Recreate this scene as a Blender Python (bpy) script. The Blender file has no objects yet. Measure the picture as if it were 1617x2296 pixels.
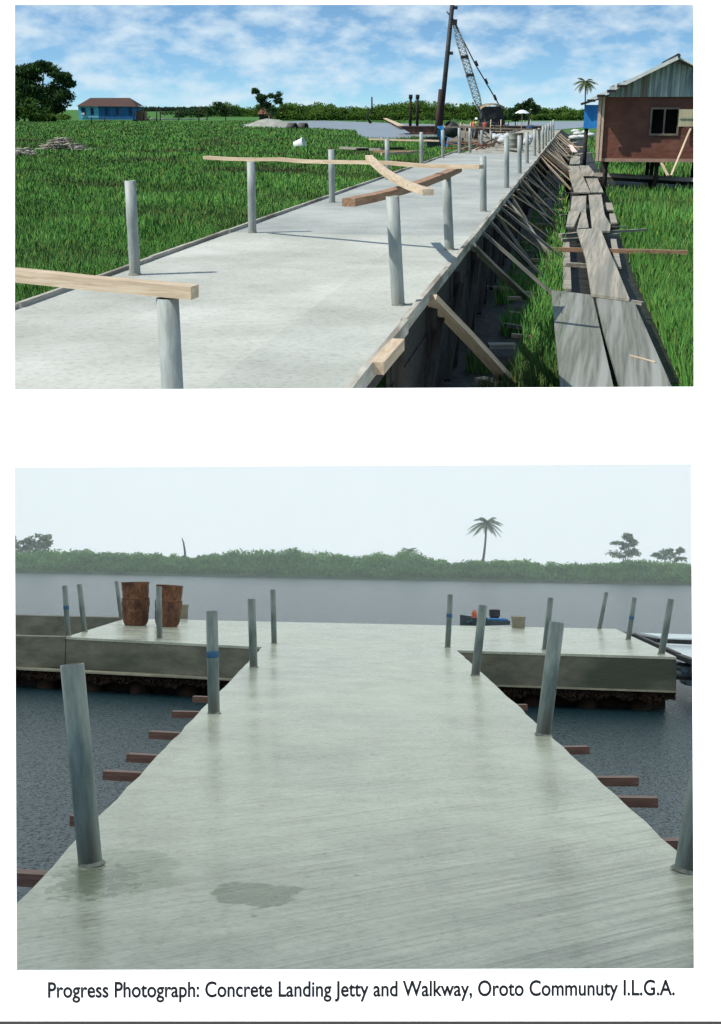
import bpy, math, random
import numpy as np
from mathutils import Vector, Matrix, noise
random.seed(7); RNG = np.random.default_rng(11)
S = bpy.context.scene
COL = S.collection
# ------------------------------------------------------------------ camera
W0, H0 = 1617.0, 2296.0            # measuring grid of the page
CX, CY, F = W0/2, H0/2, 2600.0
HOR = 243.0                        # horizon row of the sunny view
PITCH = math.atan((CY-HOR)/F)
CAM = Vector((0, 0, 3.0))
cam = bpy.data.cameras.new('camera'); camo = bpy.data.objects.new('camera', cam); COL.objects.link(camo)
cam.sensor_fit = 'VERTICAL'; cam.sensor_height = 24.0; cam.lens = 24.0*F/H0
cam.clip_start = 0.1; cam.clip_end = 5000
camo.location = CAM; camo.rotation_euler = (math.pi/2-PITCH, 0, 0)
S.camera = camo
S.render.resolution_x = 721; S.render.resolution_y = 1024
S.view_settings.view_transform = 'Standard'; S.view_settings.look = 'None'
S.view_settings.exposure = 0.36; S.view_settings.gamma = 1.0
S.render.engine = 'CYCLES'
try:
    S.cycles.use_denoising = True; S.cycles.denoiser = 'OPENIMAGEDENOISE'
except Exception: pass
S.cycles.max_bounces = 8; S.cycles.transparent_max_bounces = 8
AR = Vector((1, 0, 0)); AF = Vector((0, math.cos(PITCH), -math.sin(PITCH))); AU = Vector((0, math.sin(PITCH), math.cos(PITCH)))
def ray(px, py): return AF*F + AR*(px-CX) + AU*(CY-py)
def T(px, py, z):
    r = ray(px, py); return CAM + r*((z-CAM.z)/r.z)
def TY(px, py, y):
    r = ray(px, py); return CAM + r*(y/r.y)
# rainy view: its own level ground, a second stretch of land lower down
def camvec(px, py): return Vector((px-CX, CY-py, F))
_a = camvec(33, 1244-.019*756); _b = camvec(1553, 1244+.019*764)
_n = _b.cross(_a).normalized(); _n = _n if _n.y > 0 else -_n
_f = camvec(789, 1244).normalized(); _f = (_f-_n*_f.dot(_n)).normalized(); _r = _n.cross(_f)
def c2w(v): return AR*v.x + AU*v.y + AF*v.z
RR, FF, UU = c2w(_r), c2w(_f), c2w(_n)
EYE2 = 1.7
M2 = Matrix(((RR.x, FF.x, UU.x), (RR.y, FF.y, UU.y), (RR.z, FF.z, UU.z))).to_4x4()
M2.translation = CAM - M2.to_3x3() @ Vector((0, 0, EYE2))
M2R = M2.to_3x3().transposed()
def Bp(px, py, z):
    r = M2R @ ray(px, py); e = Vector((0, 0, EYE2)); return e + r*((z-EYE2)/r.z)
def BY(px, py, y):
    r = M2R @ ray(px, py); return Vector((0, 0, EYE2)) + r*(y/r.y)
# ------------------------------------------------------------------ sun and sky
DECK = 1.26
_base = T(303, 615, DECK); _tip = T(470, 609, DECK)
_top = _base + Vector((0, 0, 0.99))
sd = (_top-_tip).normalized()       # towards the sun
SUN_EL = math.asin(sd.z); SUN_AZ = math.atan2(sd.x, sd.y)
sl = bpy.data.lights.new('sun', 'SUN'); so = bpy.data.objects.new('sun', sl); COL.objects.link(so)
sl.energy = 4.2; sl.angle = math.radians(0.5); sl.color = (1.0, 0.96, 0.90)
so.location = (-20, 0, 40); so.rotation_euler = sd.to_track_quat('Z', 'Y').to_euler()
w = bpy.data.worlds.new('World'); S.world = w; w.use_nodes = True
nt = w.node_tree; nt.nodes.clear()
def N(nt, typ, **kw):
    n = nt.nodes.new(typ)
    for k, v in kw.items(): setattr(n, k, v)
    return n
def L(nt, a, b): nt.links.new(a, b)
tc = N(nt, 'ShaderNodeTexCoord'); mp = N(nt, 'ShaderNodeMapping'); mp.vector_type = 'VECTOR'
mp.inputs['Scale'].default_value = (1, 1, 3.2)
addv = N(nt, 'ShaderNodeVectorMath', operation='ADD'); addv.inputs[1].default_value = (0, 0, 0.12)
L(nt, tc.outputs['Generated'], mp.inputs['Vector']); L(nt, mp.outputs[0], addv.inputs[0])
nrm = N(nt, 'ShaderNodeVectorMath', operation='NORMALIZE'); L(nt, addv.outputs[0], nrm.inputs[0])
sky = N(nt, 'ShaderNodeTexSky'); sky.sky_type = 'NISHITA'; sky.sun_disc = False
sky.sun_elevation = SUN_EL; sky.sun_rotation = SUN_AZ; sky.air_density = 1.3; sky.dust_density = 0.25; sky.ozone_density = 2.2
L(nt, nrm.outputs[0], sky.inputs[0])
bg1 = N(nt, 'ShaderNodeBackground'); bg1.inputs['Strength'].default_value = 0.108; tn = N(nt, 'ShaderNodeMix', data_type='RGBA', blend_type='MULTIPLY'); tn.inputs[0].default_value = 1; tn.inputs[7].default_value = (.80, 1.04, 1.12, 1); L(nt, sky.outputs[0], tn.inputs[6]); L(nt, tn.outputs[2], bg1.inputs['Color'])
bg2 = N(nt, 'ShaderNodeBackground'); bg2.inputs['Color'].default_value = (0.54, 0.65, 0.73, 1); bg2.inputs['Strength'].default_value = 1.0
m2 = N(nt, 'ShaderNodeMapping'); m2.inputs['Scale'].default_value = (11, 11, 24); m2.inputs['Location'].default_value = (3.1, 1.7, .4)
L(nt, tc.outputs['Generated'], m2.inputs['Vector'])
nz = N(nt, 'ShaderNodeTexNoise'); nz.inputs['Scale'].default_value = 2.6; nz.inputs['Detail'].default_value = 6; nz.inputs['Roughness'].default_value = .54
L(nt, m2.outputs[0], nz.inputs['Vector'])
cr = N(nt, 'ShaderNodeValToRGB'); cr.color_ramp.elements[0].position = .41; cr.color_ramp.elements[1].position = .66
cr.color_ramp.elements[0].color = (.0, .0, .0, 1); cr.color_ramp.elements[1].color = (.85, .85, .85, 1)
L(nt, nz.outputs[0], cr.inputs[0])
mx = N(nt, 'ShaderNodeMixShader'); L(nt, cr.outputs[0], mx.inputs[0]); L(nt, bg1.outputs[0], mx.inputs[1]); L(nt, bg2.outputs[0], mx.inputs[2])
wo = N(nt, 'ShaderNodeOutputWorld'); L(nt, mx.outputs[0], wo.inputs[0])

# ------------------------------------------------------------------ materials
MATS = {}
def mat(name, c1, c2=None, rough=.8, scale=4, stretch=(1, 1, 1), bump=0., bscale=None, spec=.3, metal=0., detail=5, tint=False, ramp=(.35, .65), bd=.02, c3=None, rot=0):
    if name in MATS: return MATS[name]
    m = bpy.data.materials.new(name); m.use_nodes = True; t = m.node_tree; b = t.nodes['Principled BSDF']
    b.inputs['Roughness'].default_value = rough; b.inputs['Specular IOR Level'].default_value = spec; b.inputs['Metallic'].default_value = metal
    tc = N(t, 'ShaderNodeTexCoord'); mp = N(t, 'ShaderNodeMapping'); mp.inputs['Scale'].default_value = stretch
    if rot:
        m0 = N(t, 'ShaderNodeMapping'); m0.inputs['Rotation'].default_value = (0, 0, math.radians(rot)); L(t, tc.outputs['Object'], m0.inputs[0]); L(t, m0.outputs[0], mp.inputs[0])
    else: L(t, tc.outputs['Object'], mp.inputs[0])
    col = None
    if c2:
        nz = N(t, 'ShaderNodeTexNoise'); nz.inputs['Scale'].default_value = scale; nz.inputs['Detail'].default_value = detail; nz.inputs['Roughness'].default_value = .62
        L(t, mp.outputs[0], nz.inputs['Vector'])
        r = N(t, 'ShaderNodeValToRGB'); e = r.color_ramp.elements
        e[0].position = ramp[0]; e[1].position = ramp[1]; e[0].color = (*c1, 1); e[1].color = (*c2, 1)
        L(t, nz.outputs[0], r.inputs[0]); col = r.outputs[0]
        if c3:
            n3 = N(t, 'ShaderNodeTexNoise'); n3.inputs['Scale'].default_value = scale*.23; n3.inputs['Detail'].default_value = 3
            L(t, mp.outputs[0], n3.inputs['Vector'])
            r3 = N(t, 'ShaderNodeValToRGB'); r3.color_ramp.elements[0].position = .5; r3.color_ramp.elements[1].position = .68
            L(t, n3.outputs[0], r3.inputs[0])
            mm = N(t, 'ShaderNodeMix', data_type='RGBA'); L(t, r3.outputs[0], mm.inputs[0]); L(t, col, mm.inputs[6]); mm.inputs[7].default_value = (*c3, 1); col = mm.outputs[2]
    if tint:
        at = N(t, 'ShaderNodeVertexColor', layer_name='tint'); mm = N(t, 'ShaderNodeMix', data_type='RGBA', blend_type='MULTIPLY'); mm.inputs[0].default_value = 1
        if col: L(t, col, mm.inputs[6])
        else: mm.inputs[6].default_value = (*c1, 1)
        L(t, at.outputs[0], mm.inputs[7]); col = mm.outputs[2]
    if col: L(t, col, b.inputs['Base Color'])
    else: b.inputs['Base Color'].default_value = (*c1, 1)
    if bump:
        n2 = N(t, 'ShaderNodeTexNoise'); n2.inputs['Scale'].default_value = bscale or scale*3; n2.inputs['Detail'].default_value = 6
        L(t, mp.outputs[0], n2.inputs['Vector'])
        bu = N(t, 'ShaderNodeBump'); bu.inputs['Strength'].default_value = bump; bu.inputs['Distance'].default_value = bd
        L(t, n2.outputs[0], bu.inputs['Height']); L(t, bu.outputs[0], b.inputs['Normal'])
    MATS[name] = m; return m
def emit(name, col, st, col2=None):
    m = bpy.data.materials.new(name); m.use_nodes = True; t = m.node_tree; t.nodes.clear()
    e = N(t, 'ShaderNodeEmission'); e.inputs[0].default_value = (*col, 1); e.inputs[1].default_value = st
    if col2:
        tc = N(t, 'ShaderNodeTexCoord'); nz = N(t, 'ShaderNodeTexNoise'); nz.inputs['Scale'].default_value = .012; nz.inputs['Detail'].default_value = 4
        L(t, tc.outputs['Object'], nz.inputs['Vector'])
        mm = N(t, 'ShaderNodeMix', data_type='RGBA'); L(t, nz.outputs[0], mm.inputs[0]); mm.inputs[6].default_value = (*col, 1); mm.inputs[7].default_value = (*col2, 1); L(t, mm.outputs[2], e.inputs[0])
    o = N(t, 'ShaderNodeOutputMaterial'); L(t, e.outputs[0], o.inputs[0]); return m
STEEL = mat('galvanised_steel', (.20, .225, .205), (.35, .375, .35), rough=.62, scale=9, stretch=(1, 1, .25), bump=.25, spec=.35, metal=.1, c3=(.17, .15, .11))
STEELW = mat('wet_galvanised_steel', (.085, .115, .105), (.19, .23, .205), rough=.42, scale=14, stretch=(1, 1, .2), bump=.25, spec=.5, metal=.3, c3=(.06, .045, .03))
WOODX = mat('sawn_timber', (.40, .30, .19), (.60, .48, .34), rough=.8, scale=6, stretch=(.6, 8, 8), bump=.5, bd=.004, c3=(.40, .30, .20))
WOODR = mat('reddish_timber', (.22, .12, .07), (.36, .22, .13), rough=.8, scale=6, stretch=(.6, 8, 8), bump=.5, bd=.004)
WOODG = mat('grey_weathered_timber', (.20, .19, .16), (.36, .33, .27), rough=.9, scale=5, stretch=(.7, 9, 9), bump=.6, bd=.006, c3=(.13, .12, .09))
WOODY = mat('grey_plank', (.20, .18, .14), (.38, .35, .28), rot=12, rough=.9, scale=3, stretch=(10, .22, 5), bump=.5, bd=.005, c3=(.17, .17, .14))
WOODD = mat('dark_timber', (.010, .009, .008), (.040, .034, .027), rough=.85, scale=4, stretch=(.8, 6, 6), bump=.6, bd=.01)  # timber darkened past its own tone to carry the formwork's shade
WOODB = mat('brown_wet_timber', (.10, .05, .035), (.19, .10, .07), rough=.5, scale=5, stretch=(.8, 8, 8), bump=.5, bd=.005)
RUST = mat('rusty_metal', (.09, .035, .02), (.20, .085, .045), rough=.85, scale=5, bump=.5)
DARK = mat('dark_machine_metal', (.012, .013, .015), (.04, .04, .04), rough=.6, scale=3)
BLUE = mat('blue_paint', (.02, .16, .42), (.03, .24, .58), rough=.6, scale=3, stretch=(1, 1, .3))
WHITE = mat('white_plastic', (.75, .76, .76), rough=.5)
BARK = mat('bark', (.10, .08, .06), (.18, .15, .11), rough=.9, scale=4, bump=.5)

# ------------------------------------------------------------------ object helpers
STATE = {'low': False}; LOW = []
def tag(o, label=None, cat=None, group=None, kind=None):
    if label: o['label'] = label
    if cat: o['category'] = cat
    if group: o['group'] = group
    if kind: o['kind'] = kind
    return o
def link(o, parent=None):
    COL.objects.link(o)
    if parent is not None: o.parent = parent
    elif STATE['low']: LOW.append(o)
    return o
def empty(name, loc, label, cat, group=None):
    o = bpy.data.objects.new(name, None); o.location = loc; o.empty_display_size = .3; link(o); return tag(o, label, cat, group)
class MB:
    def __init__(s): s.v = []; s.f = []; s.smooth = []
    def add(s, vs, fs, smooth=False):
        k = len(s.v); s.v += [tuple(v) for v in vs]; s.f += [tuple(i+k for i in f) for f in fs]; s.smooth += [smooth]*len(fs); return s
    def box(s, c, d, rz=0., M=None):
        hx, hy, hz = d[0]/2, d[1]/2, d[2]/2; R = Matrix.Rotation(rz, 3, 'Z') if M is None else M
        vs = [Vector(c)+R@Vector((x*hx, y*hy, z*hz)) for z in (-1, 1) for x, y in ((-1, -1), (1, -1), (1, 1), (-1, 1))]
        return s.add(vs, [(3, 2, 1, 0), (4, 5, 6, 7), (0, 1, 5, 4), (1, 2, 6, 5), (2, 3, 7, 6), (3, 0, 4, 7)])
    def bar(s, p0, p1, w, h, sag=0., n=1, jit=0.):
        p0 = Vector(p0); p1 = Vector(p1); d = (p1-p0).normalized(); up = Vector((0, 0, 1)) if abs(d.z) < .95 else Vector((0, 1, 0))
        sx = d.cross(up).normalized(); su = sx.cross(d)
        vs = []
        for i in range(n+1):
            t = i/n; c = p0.lerp(p1, t) - su*sag*4*t*(1-t) + (sx*random.uniform(-jit, jit)+su*random.uniform(-jit, jit))*(1 if 0 < i < n else 0)
            vs += [c-sx*w/2-su*h/2, c+sx*w/2-su*h/2, c+sx*w/2+su*h/2, c-sx*w/2+su*h/2]
        fs = [(0, 1, 2, 3), tuple(4*n+i for i in (3, 2, 1, 0))]
        for i in range(n):
            for k in range(4): a = 4*i+k; b = 4*i+(k+1) % 4; fs.append((a+4, b+4, b, a))
        return s.add(vs, [f[::-1] for f in fs])
    def tube(s, pts, rads, n=10, cap=True, smooth=True):
        pts = [Vector(p) for p in pts]; vs = []; fs = []
        for i, p in enumerate(pts):
            d = (pts[min(i+1, len(pts)-1)]-pts[max(i-1, 0)]).normalized(); up = Vector((0, 0, 1)) if abs(d.z) < .9 else Vector((1, 0, 0))
            a = d.cross(up).normalized(); b = d.cross(a)
            for k in range(n): an = 2*math.pi*k/n; vs.append(p+(a*math.cos(an)+b*math.sin(an))*rads[i])
        for i in range(len(pts)-1):
            for k in range(n): fs.append((i*n+k, i*n+(k+1) % n, (i+1)*n+(k+1) % n, (i+1)*n+k))
        s.add(vs, fs, smooth)
        if cap:
            k0 = len(s.v)-len(vs); s.f += [tuple(k0+k for k in range(n-1, -1, -1)), tuple(k0+(len(pts)-1)*n+k for k in range(n))]; s.smooth += [False]*2
        return s
    def prism(s, poly, z0, z1):
        n = len(poly); vs = [(p[0], p[1], z0) for p in poly]+[(p[0], p[1], z1) for p in poly]
        ar = sum(poly[i][0]*poly[(i+1) % n][1]-poly[(i+1) % n][0]*poly[i][1] for i in range(n))
        fs = [tuple(range(n))[::-1], tuple(range(n, 2*n))]+[(i, (i+1) % n, n+(i+1) % n, n+i) for i in range(n)]
        if ar < 0: fs = [f[::-1] for f in fs]
        return s.add(vs, fs)
    def lathe(s, prof, c=(0, 0, 0), n=20, smooth=True, wob=0.):
        vs = []; fs = []
        for i, (r, z) in enumerate(prof):
            for k in range(n):
                a = 2*math.pi*k/n; q = r*(1+wob*noise.noise(Vector((math.cos(a)*2, math.sin(a)*2, z*5+c[0]))))
                vs.append((c[0]+q*math.cos(a), c[1]+q*math.sin(a), c[2]+z))
        for i in range(len(prof)-1):
            for k in range(n): fs.append((i*n+k, i*n+(k+1) % n, (i+1)*n+(k+1) % n, (i+1)*n+k))
        return s.add(vs, fs, smooth)
    def leaves(s, P, size, flat=.0, elong=1.6):
        """quads scattered at points P (n x 3)"""
        n = len(P)
        a = RNG.normal(size=(n, 3)); a /= np.linalg.norm(a, axis=1)[:, None]
        b = RNG.normal(size=(n, 3)); b -= a*(a*b).sum(1)[:, None]; b /= np.linalg.norm(b, axis=1)[:, None]
        sz = (size*RNG.uniform(.6, 1.4, n))[:, None]
        q = np.stack([P-a*sz*elong*.5, P+b*sz*.35, P+a*sz*elong*.5, P-b*sz*.35], 1).reshape(-1, 3)
        k = len(s.v); s.v += [tuple(x) for x in q]; s.f += [(k+4*i, k+4*i+1, k+4*i+2, k+4*i+3) for i in range(n)]; s.smooth += [False]*n
        return s
    def build(s, name, m, parent=None, origin=None, tint=None):
        org = Vector(origin) if origin is not None else (Vector((0, 0, 0)) if parent is None else None)
        me = bpy.data.meshes.new(name)
        off = Vector((0, 0, 0))
        if parent is not None: off = parent.matrix_basis.translation
        elif origin is not None: off = org
        A = np.array(s.v, dtype=float)-np.array(off)
        me.from_pydata(A.tolist(), [], s.f); me.materials.append(m)
        me.polygons.foreach_set('use_smooth', s.smooth)
        if tint is not None:
            ca = me.color_attributes.new('tint', 'FLOAT_COLOR', 'CORNER')
            nf = len(s.f); per = RNG.uniform(tint[0], tint[1], nf); hue = RNG.uniform(.85, 1.15, nf)
            ls = np.array([len(f) for f in s.f]); c = np.stack([per*hue, per, per*(2-hue)*.9, np.ones(nf)], 1)
            ca.data.foreach_set('color', np.repeat(c, ls, 0).ravel())
        me.update(); o = bpy.data.objects.new(name, me)
        if parent is None: o.location = off
        return link(o, parent)
def plank(name, p0, p1, w, h, m, parent=None, sag=0., n=6, jit=.004, label=None, cat=None, group=None, roll=0.):
    """a timber whose local x runs along its length"""
    p0 = Vector(p0); p1 = Vector(p1); d = p1-p0; ln = d.length; d = d.normalized()
    up = Vector((0, 0, 1)) if abs(d.z) < .95 else Vector((0, 1, 0)); y = up.cross(d).normalized(); z = d.cross(y)
    M = Matrix((( d.x, y.x, z.x, p0.x), (d.y, y.y, z.y, p0.y), (d.z, y.z, z.z, p0.z), (0, 0, 0, 1))) @ Matrix.Rotation(roll, 4, 'X')
    mb = MB(); mb.bar((0, 0, 0), (ln, 0, 0), w, h, sag, n, jit)
    me = bpy.data.meshes.new(name); me.from_pydata(mb.v, [], mb.f); me.materials.append(m); o = bpy.data.objects.new(name, me); link(o, parent)
    if parent is not None: M = parent.matrix_basis.inverted() @ M
    o.matrix_basis = M
    return tag(o, label, cat, group)
def blob_points(c, r, n, clumps=9, spread=.75):
    """leaf points gathered in clumps inside an ellipsoid"""
    c = np.array(c); r = np.array(r); out = []
    for i in range(clumps):
        while True:
            u = RNG.uniform(-1, 1, 3)
            if .05 < (u**2).sum() < 1: break
        cc = c+u*r*spread; rr = r*RNG.uniform(.28, .5)
        k = n//clumps; q = RNG.normal(size=(k, 3)); q /= np.linalg.norm(q, axis=1)[:, None]; q *= (RNG.uniform(.15, 1.0, k)**.6*1.2)[:, None]
        out.append(cc+q*rr)
    return np.concatenate(out)
def post(fn, fny, top, base, dia, z, label, group, m, bury=.1, tape=None):
    b = fn(base[0], base[1], z); t = fny(top[0], top[1], b.y)
    d = t-b; h = d.length; d.normalize()
    q = Vector((0, 0, 1)).rotation_difference(d)
    r = dia/2; n = 24
    mb = MB(); mb.lathe([(r, -bury), (r, h*.5), (r, h), (r*.86, h), (r*.86, h-.25), (0.001, h-.25)], n=n)
    mb.smooth = [i//n not in (2, 4) for i in range(len(mb.f))]
    o = mb.build('pipe_post', m); o.location = b; o.rotation_mode = 'QUATERNION'; o.rotation_quaternion = q
    tag(o, label, 'post', group)
    k = MB(); n2 = 18; vs = []; fs = []
    for j, (rr, zz) in enumerate(((r*1.0, .018), (r*1.06, .012), (r*1.22, -.002))):
        for q_ in range(n2): a = 2*math.pi*q_/n2; g_ = rr*(1+.16*noise.noise(Vector((math.cos(a)*1.5+b.x, math.sin(a)*1.5+b.y, j*.3)))) if j else rr; vs.append((g_*math.cos(a), g_*math.sin(a), zz))
    for j in range(2):
        for q_ in range(n2): fs.append((j*n2+q_, (j+1)*n2+q_, (j+1)*n2+(q_+1) % n2, j*n2+(q_+1) % n2))
    k.add(vs, fs, True); ko = k.build('grout_collar', mat('grout', (.12, .12, .10), (.24, .24, .20), rough=.8, scale=12)); LOW.remove(ko) if ko in LOW else None; ko.parent = o; ko.location = (0, 0, 0)
    if tape:
        zt = h*(base[1]-tape)/(base[1]-top[1]); k = MB(); k.lathe([(r+.002, zt-.035), (r+.004, zt-.03), (r+.004, zt+.03), (r+.002, zt+.035)], n=n)
        me = k.build('blue_tape', mat('blue_tape', (.03, .10, .19), rough=.6)); LOW.remove(me) if me in LOW else None; me.parent = o; me.location = (0, 0, 0)
    return b, t

# ================================================================== THE WHITE PAGE, BUILT AS A BOARD WITH TWO OPENINGS
PZ = 3.9                                   # metres along the view to the board
def PG(px, py, out=0.): r = ray(px, py); p = CAM + r*(PZ/F); return p - AF*out
wins = [[(32.5, 9), (1556.5, 9), (1557, 867), (32.5, 874)], [(32, 1048), (1551, 1040), (1557.5, 2173), (37, 2177)]]
board = empty('page_board', PG(808, 2291), 'white page board with two large rectangular openings and one line of black lettering', 'board')
bm_ = MB()
def sheet_face(mb, quads, off):
    for q in quads: mb.add([PG(x, y, off) for x, y in q], [(3, 2, 1, 0)])
X0, X1, Y0, Y1 = -60, 1690, -40, 2290
(a, b, c, d), (e, f, g, h) = wins
quads = [[(X0, Y0), (X1, Y0), b, a], [(X0, Y0), a, d, (X0, 960)], [b, (X1, Y0), (X1, 960), c], [(X0, 960), d, c, (X1, 960)],
         [(X0, 960), (X1, 960), f, e], [(X0, 960), e, h, (X0, Y1)], [f, (X1, 960), (X1, Y1), g], [h, g, (X1, Y1), (X0, Y1)]]
sheet_face(bm_, quads, 0.0)
for wv in wins:                            # cut edges of the card
    for i in range(4):
        p, q = wv[i], wv[(i+1) % 4]; bm_.add([PG(*p), PG(*q), PG(*q, -.006), PG(*p, -.006)], [(0, 1, 2, 3)])
pm = bpy.data.materials.new('emissive_white_card'); pm.use_nodes = True; pb = pm.node_tree.nodes['Principled BSDF']
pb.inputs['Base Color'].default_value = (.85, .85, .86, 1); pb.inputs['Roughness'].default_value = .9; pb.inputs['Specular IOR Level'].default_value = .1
pb.inputs['Emission Color'].default_value = (1, 1, 1, 1); pb.inputs['Emission Strength'].default_value = .68  # glow added so the page reads white; no lamp stands behind it
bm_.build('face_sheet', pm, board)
bk = MB()
sheet_face(bk, [q[::-1] for q in quads], -.0065); bk.build('backing_sheet', mat('grey_card', (.12, .12, .12), rough=.9), board)
fc = bpy.data.curves.new('caption', 'FONT'); fc.body = 'Progress Photograph: Concrete Landing Jetty and Walkway, Oroto Communuty I.L.G.A.'
fc.extrude = 0.0; fc.offset = .02
fo = bpy.data.objects.new('caption_tmp', fc); COL.objects.link(fo)
bpy.context.view_layer.update()
me = bpy.data.meshes.new_from_object(fo.evaluated_get(bpy.context.evaluated_depsgraph_get())); bpy.data.objects.remove(fo)
co = np.empty(len(me.vertices)*3); me.vertices.foreach_get('co', co); co = co.reshape(-1, 3)
x0, x1 = co[:, 0].min(), co[:, 0].max(); capH = 0.729 if co[:, 1].max() < .8 else co[:, 1].max()
ph = co[:, 1].max()                        # ascender height
for v, p in zip(me.vertices, co):
    px = 108+(p[0]-x0)/(x1-x0)*(1513-108); py = 2236-p[1]/ph*(2236-2201)+(-(px-108)*.004)
    q = PG(px, py, .002)-board.location; v.co = q
me.materials.clear(); me.materials.append(mat('black_ink', (.012, .012, .012), rough=.8))
link(bpy.data.objects.new('caption', me), board)
lg = MB(); lg.add([PG(X0, 2291, .1), PG(X1, 2291, .1), PG(X1, 2291, -.1), PG(X0, 2291, -.1), PG(X0, 2330, .1), PG(X1, 2330, .1), PG(X1, 2330, -.1), PG(X0, 2330, -.1)],
    [(3, 2, 1, 0), (4, 5, 6, 7), (0, 1, 5, 4), (1, 2, 6, 5), (2, 3, 7, 6), (3, 0, 4, 7)])
tag(lg.build('ledge', mat('dark_ledge', (.02, .015, .012), rough=.7), origin=PG(808, 2300)), 'dark ledge that the white board stands on', 'ledge')

# ================================================================== SUNNY VIEW
def quadpoly(mb, pts, z): mb.add([T(x, y, z) for x, y in pts], [tuple(range(len(pts)))]); return mb
# ---- grass ground, river, far land
grassm = mat('swamp_grass_ground', (.050, .138, .034), (.078, .185, .052), rough=1, scale=.45, bump=.8, bscale=5, bd=.15, spec=.05, c3=(.05, .085, .022))
g = MB(); g.add([(-900, 10.55, 0), (900, 10.55, 0), (900, 2600, 0), (-900, 2600, 0)], [(0, 1, 2, 3)])
tag(g.build('ground', grassm), kind='structure')
RIVER = [(540, 279), (640, 272), (720, 270), (905, 277), (1010, 280), (1200, 272), (1500, 270), (1500, 277), (1330, 284), (1180, 296), (1000, 309), (905, 311), (838, 313), (805, 306), (798, 293), (700, 288), (640, 287), (560, 285)]
rv = MB(); quadpoly(rv, RIVER, .03)
wm = mat('river_water', (.16, .18, .18), (.24, .26, .26), rough=.35, scale=.3, stretch=(.3, 1, 1), bump=.3, bscale=1.5, bd=.1, spec=.5)
tag(rv.build('river', wm), kind='structure')
RP = [(T(x, y, 0).x, T(x, y, 0).y) for x, y in RIVER]
def inpoly(x, y, poly):
    r = np.zeros(len(x), bool); n = len(poly)
    for i in range(n):
        (x1, y1), (x2, y2) = poly[i], poly[(i+1) % n]
        c = ((y1 > y) != (y2 > y)) & (x < (x2-x1)*(y-y1)/(y2-y1+1e-12)+x1); r ^= c
    return r
mudm = mat('shade_darkened_mud', (.008, .009, .006), (.028, .027, .018), rough=.6, scale=2.5, bump=.8, bd=.05)  # mud, with the shade under walkway and house put into its colour
# ---- walkway
VPX = 1296.
def edgeL(py): return T(VPX-(py-HOR)/.3565*1.0, py, DECK)       # left edge of the slab
def edgeR(py): return T(VPX-(py-HOR)/1.215*1.0, py, DECK)
EL0, EL1 = edgeL(980), edgeL(343); ER0, ER1 = edgeR(980), edgeR(343)
dirv = (edgeL(300)-edgeL(800)); dirv.z = 0; dirv.normalize(); side = Vector((dirv.y, -dirv.x, 0))   # side points right
O0 = edgeL(800); Wd = (edgeR(800)-O0).dot(side)
def along(s, c, z): p = O0+dirv*s+side*c; return Vector((p.x, p.y, z))      # s metres along, c metres from left edge
def s_of(p): return (Vector((p[0], p[1], 0))-Vector((O0.x, O0.y, 0))).dot(dirv)
s_end = s_of(T(1080, 343, DECK)); s_near = s_of(Vector((0, 6.35, 0)))
walk = empty('concrete_walkway', along(10, Wd/2, 0), 'long pale concrete walkway raised above green swamp on timber formwork', 'walkway')
cm = bpy.data.materials.new('dry_concrete'); cm.use_nodes = True
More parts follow.
